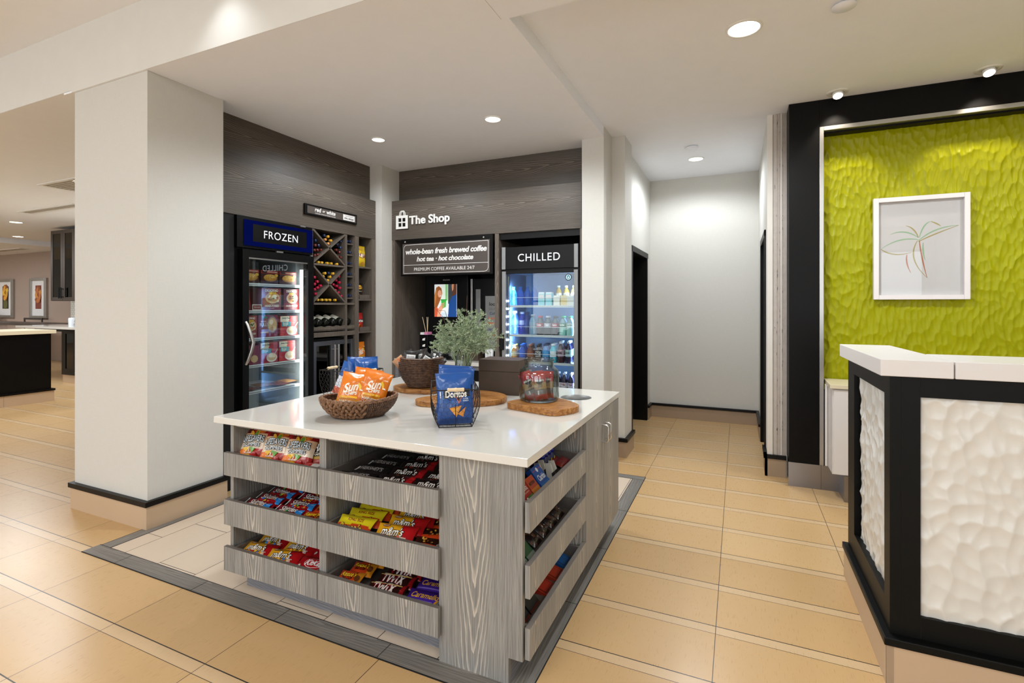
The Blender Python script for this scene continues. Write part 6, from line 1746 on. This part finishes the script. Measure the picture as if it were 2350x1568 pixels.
# ================================================================== CUBBY CHIP BAGS
def cubbag(cf, pr, h, w=.13, t=.06, seed=0): return pouch(w, h, t, cf, pr, seed, 16, 18)
put('yellow_chip_bag', cubbag(lambda u, v: '#d8b81c' if v < .5 else '#caa61c', [('o', .0, .05, .75, .26, '#8c1c2a'), ('o', 0, .05, .7, .21, '#d8c23a'), ('p', [(-.7, .22), (.7, .16), (.7, -.1), (-.7, -.04)], '#8c2030'), ('t', "Lay's", 0, .06, 1.1, '#f6f2e6', {'shear': .2, 'hm': 1.2, 'off': .03}), ('o', .2, -.7, .4, .16, '#c98a2c'), ('o', -.3, .7, .5, .14, '#b98c2a')], .235, .15, seed=401), M['film'], TM(-3.80, 4.355, 1.919, R(86), R(-4), R(3)), 'yellow potato chip bag in the top cubby', 'chip bag')
put('dark_chip_bag', cubbag(lambda u, v: '#1b1512' if abs(u) < .6 or v > .5 else '#7a3a18', [('o', -.05, .45, .6, .26, '#d8b02c'), ('t', "Lay's", -.05, .45, 1.0, '#8a1a24', {'shear': .2, 'off': .03}), ('t', 'Barbecue', .0, -.05, .7, '#e0d0b8'), ('o', -.4, -.6, .3, .2, '#8a4a1c')], .175, .13, seed=402), M['film'], TM(-3.82, 4.36, 1.566, R(84), R(-6)), 'black barbecue chip bag in the second cubby', 'chip bag')
put('red_chip_bag', cubbag(lambda u, v: '#a81a18' if v > -.3 else '#8a1614', [('p', [(-.95, .25), (.95, .3), (.95, .0), (-.95, -.05)], '#1a1412'), ('t', 'Doritos', 0, .12, 1.7, '#f2eee6', {'off': .03, 'hm': 1.2}), ('p', [(-.6, -.3), (0, -.25), (-.3, -.7)], '#c9602a'), ('p', [(.0, -.4), (.6, -.3), (.3, -.75)], '#b8501f')], .20, .135, seed=403), M['film'], TM(-3.82, 4.36, 1.213, R(84), R(-6)), 'red tortilla chip bag in the third cubby', 'chip bag')
put('orange_chip_bag', sunchips(404), M['film'], TM(-3.81, 4.36, .866, R(84), R(-5), 0, 1.1), 'orange chip bag in the bottom cubby', 'chip bag')
for z, lab in ((1.566, 'second'), (1.213, 'third')):
    b = MB(); b.box(-3.762, -3.755, 4.30, 4.462, z, z + .045); put('shelf_fence', b, M['unitwood'], TM(0, 0, 0.0005), 'low wooden fence strip on the %s cubby shelf' % lab, 'fence')

# ================================================================== BOTTLES IN THE DRINKS FRIDGE
def drink(h, r, colf, cap, neck=.42, cr=.38, n=18, sq=False):
    nr = r * neck
    pr = [(.0001, .001), (r * .9, 0), (r, .006), (r, h * .30), (r * .95, h * .42), (r, h * .54), (r * .98, h * .62), (r * .72, h * .76), (nr, h * .86), (nr, h * .90), (nr * 1.18, h * .90), (nr * 1.18, h), (.0001, h)]
    b = MB(); b.lathe(pr, n, (0, 0, 0), lambda z: cap if z > h * .895 else colf(z / h)); return b
def wrap(b, r, s, z, wd, col, hm=1.2):
    fn = lambda a, c, l: (math.sin(a) * (r + .0006 * l), -math.cos(a) * (r + .0006 * l), c)
    g = text_geo(s, 0, .03); wa = wd / r
    lay(b, s, fn, 0, z, wa, wd * g[3] / g[2] * hm, col, .05, .03, 1)
    return b
def liq(body, lab, z0=.30, z1=.60): return lambda f: lab if z0 < f < z1 else body
def fridge_row(shelf, sname, items, back=1, dy=.085, y=4.862):
    for i, (x, mk, mat, desc) in enumerate(items):
        o = put('drink_bottle', mk, M[mat], TM(x, y, shelf + .004), '%s, front row, %s from left, %s fridge shelf' % (desc, ORD[i], sname), 'bottle', 'front bottles on the %s fridge shelf' % sname)
        for k in range(1, back + 1):
            dup(o, TM(x * (1 + .013 * k) + .006 * k, y + dy * k, shelf + .004), '%s, %s row, %s from left, %s fridge shelf' % (desc, ('second', 'third')[k - 1], ORD[i], sname), 'rear bottles on the %s fridge shelf' % sname)
top = []
for x in (-2.172, -2.095, -2.013, -1.931):
    top.append((x, drink(.195, .036, liq('#2a6ad0', '#1c5ac8', .2, .68), '#2a72d8'), 'clearp', 'blue labelled water bottle'))
for x in (-1.846, -1.766):
    b = MB(); b.box(-.034, .034, -.034, .034, 0, .118, '#8fd0dc'); b.box(-.030, .030, -.030, .030, .118, .135, '#e8f0f2'); lay_poly(b, [(-.028, .07), (.028, .07), (.028, .11), (-.028, .11)], face_y(-.034), '#e4d8d4')
    top.append((x, b, 'card', 'pale blue square drink carton'))
for x, c in ((-1.679, '#e9e6da'), (-1.602, '#e2c888'), (-1.534, '#ece8dc')):
    b = MB(); b.box(-.034, .034, -.034, .034, 0, .10, c); b.lathe([(.012, .10), (.012, .115), (.0001, .115)], 10, (0, 0, 0), lambda z: '#e8e8e4'); top.append((x, b, 'card', 'short cream drink carton'))
fridge_row(CSH[0], 'top', top, 0)
for i, (x, c) in enumerate(((-1.700, '#c99a2c'), (-1.617, '#c08a28'), (-1.535, '#d0a438'))):
    put('juice_bottle', drink(.205, .034, liq(c, '#e6dcc0'), '#e4e2da'), M['plastic'], TM(x, 4.955, CSH[0] + .004), 'amber juice bottle with white cap, %s behind the cream cartons' % ORD[i], 'bottle', 'amber juice bottles on the top fridge shelf')
r2 = [(-2.161, drink(.245, .036, liq('#3a5ab8', '#5a78d0', .42, .6), '#c8b8cc'), 'clearp', 'clear water bottle with pale cap'), (-2.082, drink(.235, .033, liq('#2a3a98', '#c4cce8', .40, .68), '#b8c0d8'), 'clearp', 'slim blue water bottle'),
      (-2.020, drink(.235, .032, liq('#2a4088', '#3a58a8'), '#28305c'), 'clearp', 'navy capped water bottle'), (-1.957, drink(.21, .035, liq('#9ac0d8', '#b8d4e4'), '#dfe8ee'), 'clearp', 'clear seltzer bottle')]
for x, lc, body, cp, tx, desc in ((-1.873, '#b01c34', '#1a0d0c', '#c01c28', 'Coke', 'cola bottle with red label'), (-1.788, '#b8b4c0', '#1a0d0c', '#c8c8cc', 'Diet', 'diet cola bottle with silver label'), (-1.705, '#a81a38', '#1a0d0c', '#1c1a1c', 'Zero', 'dark cola bottle with red label'), (-1.623, '#157a48', '#9ad0c4', '#1c9a58', 'Sprite', 'green labelled lemon soda bottle'), (-1.546, '#d8e4dc', '#a8d8cc', '#1c9a58', 'Sprite', 'pale labelled lemon soda bottle')):
    b = drink(.195, .038, (lambda lc, body: (lambda f: lc if .44 < f < .64 else body if f < .66 else '#6a8a90' if body[1] != '1' else '#3a4a50'))(lc, body), cp)
    wrap(b, .038, tx, .105, .052, '#f2f0ec' if lc != '#d8e4dc' else '#157a48')
    r2.append((x, b, 'plastic', desc))
fridge_row(CSH[1], 'second', r2, 1)
r3 = []
for x, h, r, body, lc, cp, tx, desc in ((-2.165, .165, .034, '#c98a4a', '#d8c89a', '#c8b45a', '', 'tan juice bottle with yellow cap'), (-2.070, .175, .037, '#1c5ac0', '#2a6ad8', '#2a72e0', '', 'blue protein drink bottle'), (-1.981, .175, .037, '#6a3a2c', '#8a5040', '#b0705a', '', 'brown protein drink bottle'), (-1.893, .175, .033, '#2a1a18', '#b8b4b0', '#2a2a2a', '26', 'dark coffee drink bottle marked 26'), (-1.808, .185, .038, '#2a78b8', '#4a98d0', '#24406c', '', 'blue sports drink bottle'), (-1.727, .19, .037, '#3ab8d0', '#dfeaf0', '#e4ecf2', '', 'turquoise sports drink bottle with white cap'), (-1.645, .215, .036, '#3a1a24', '#a88a94', '#d8d4d8', 'PURE', 'dark red juice bottle with white cap'), (-1.562, .22, .036, '#1c1430', '#a4c4bc', '#e8e8ec', 'PURE', 'dark purple juice bottle with white cap')):
    b = drink(h, r, (lambda lc, body: (lambda f: lc if .30 < f < .60 else body))(lc, body), cp, .5 if r > .0365 else .42)
    if tx: wrap(b, r, tx, h * .47, r * 1.2, '#f4f4f2' if lc[1] not in 'abdef' else '#3a2a3a')
    r3.append((x, b, 'plastic', desc))
fridge_row(CSH[2], 'third', r3, 2, .08)
r4 = []
for x in (-2.15, -2.07, -1.99, -1.91, -1.83, -1.75, -1.675, -1.608, -1.535):
    b = drink(.205, .034, lambda f: '#d8ccd4' if .18 < f < .52 else '#1a1030', '#d8d0d8', .38); wrap(b, .034, 'TEA', .09, .035, '#8a2a4a'); r4.append((x, b, 'plastic', 'dark bottle with white label'))
fridge_row(CSH[3], 'fourth', r4, 1)

# ================================================================== OUTPUT LOOK
SC.view_settings.view_transform = 'Standard'
SC.view_settings.look = 'None'
SC.view_settings.gamma = 1
SC.view_settings.use_curve_mapping = False
SC.view_settings.exposure = 0
cy = SC.cycles
cy.max_bounces = 10; cy.diffuse_bounces = 5; cy.glossy_bounces = 5; cy.transparent_max_bounces = 20; cy.transmission_bounces = 6
cy.sample_clamp_indirect = 6
cy.caustics_reflective = False; cy.caustics_refractive = False
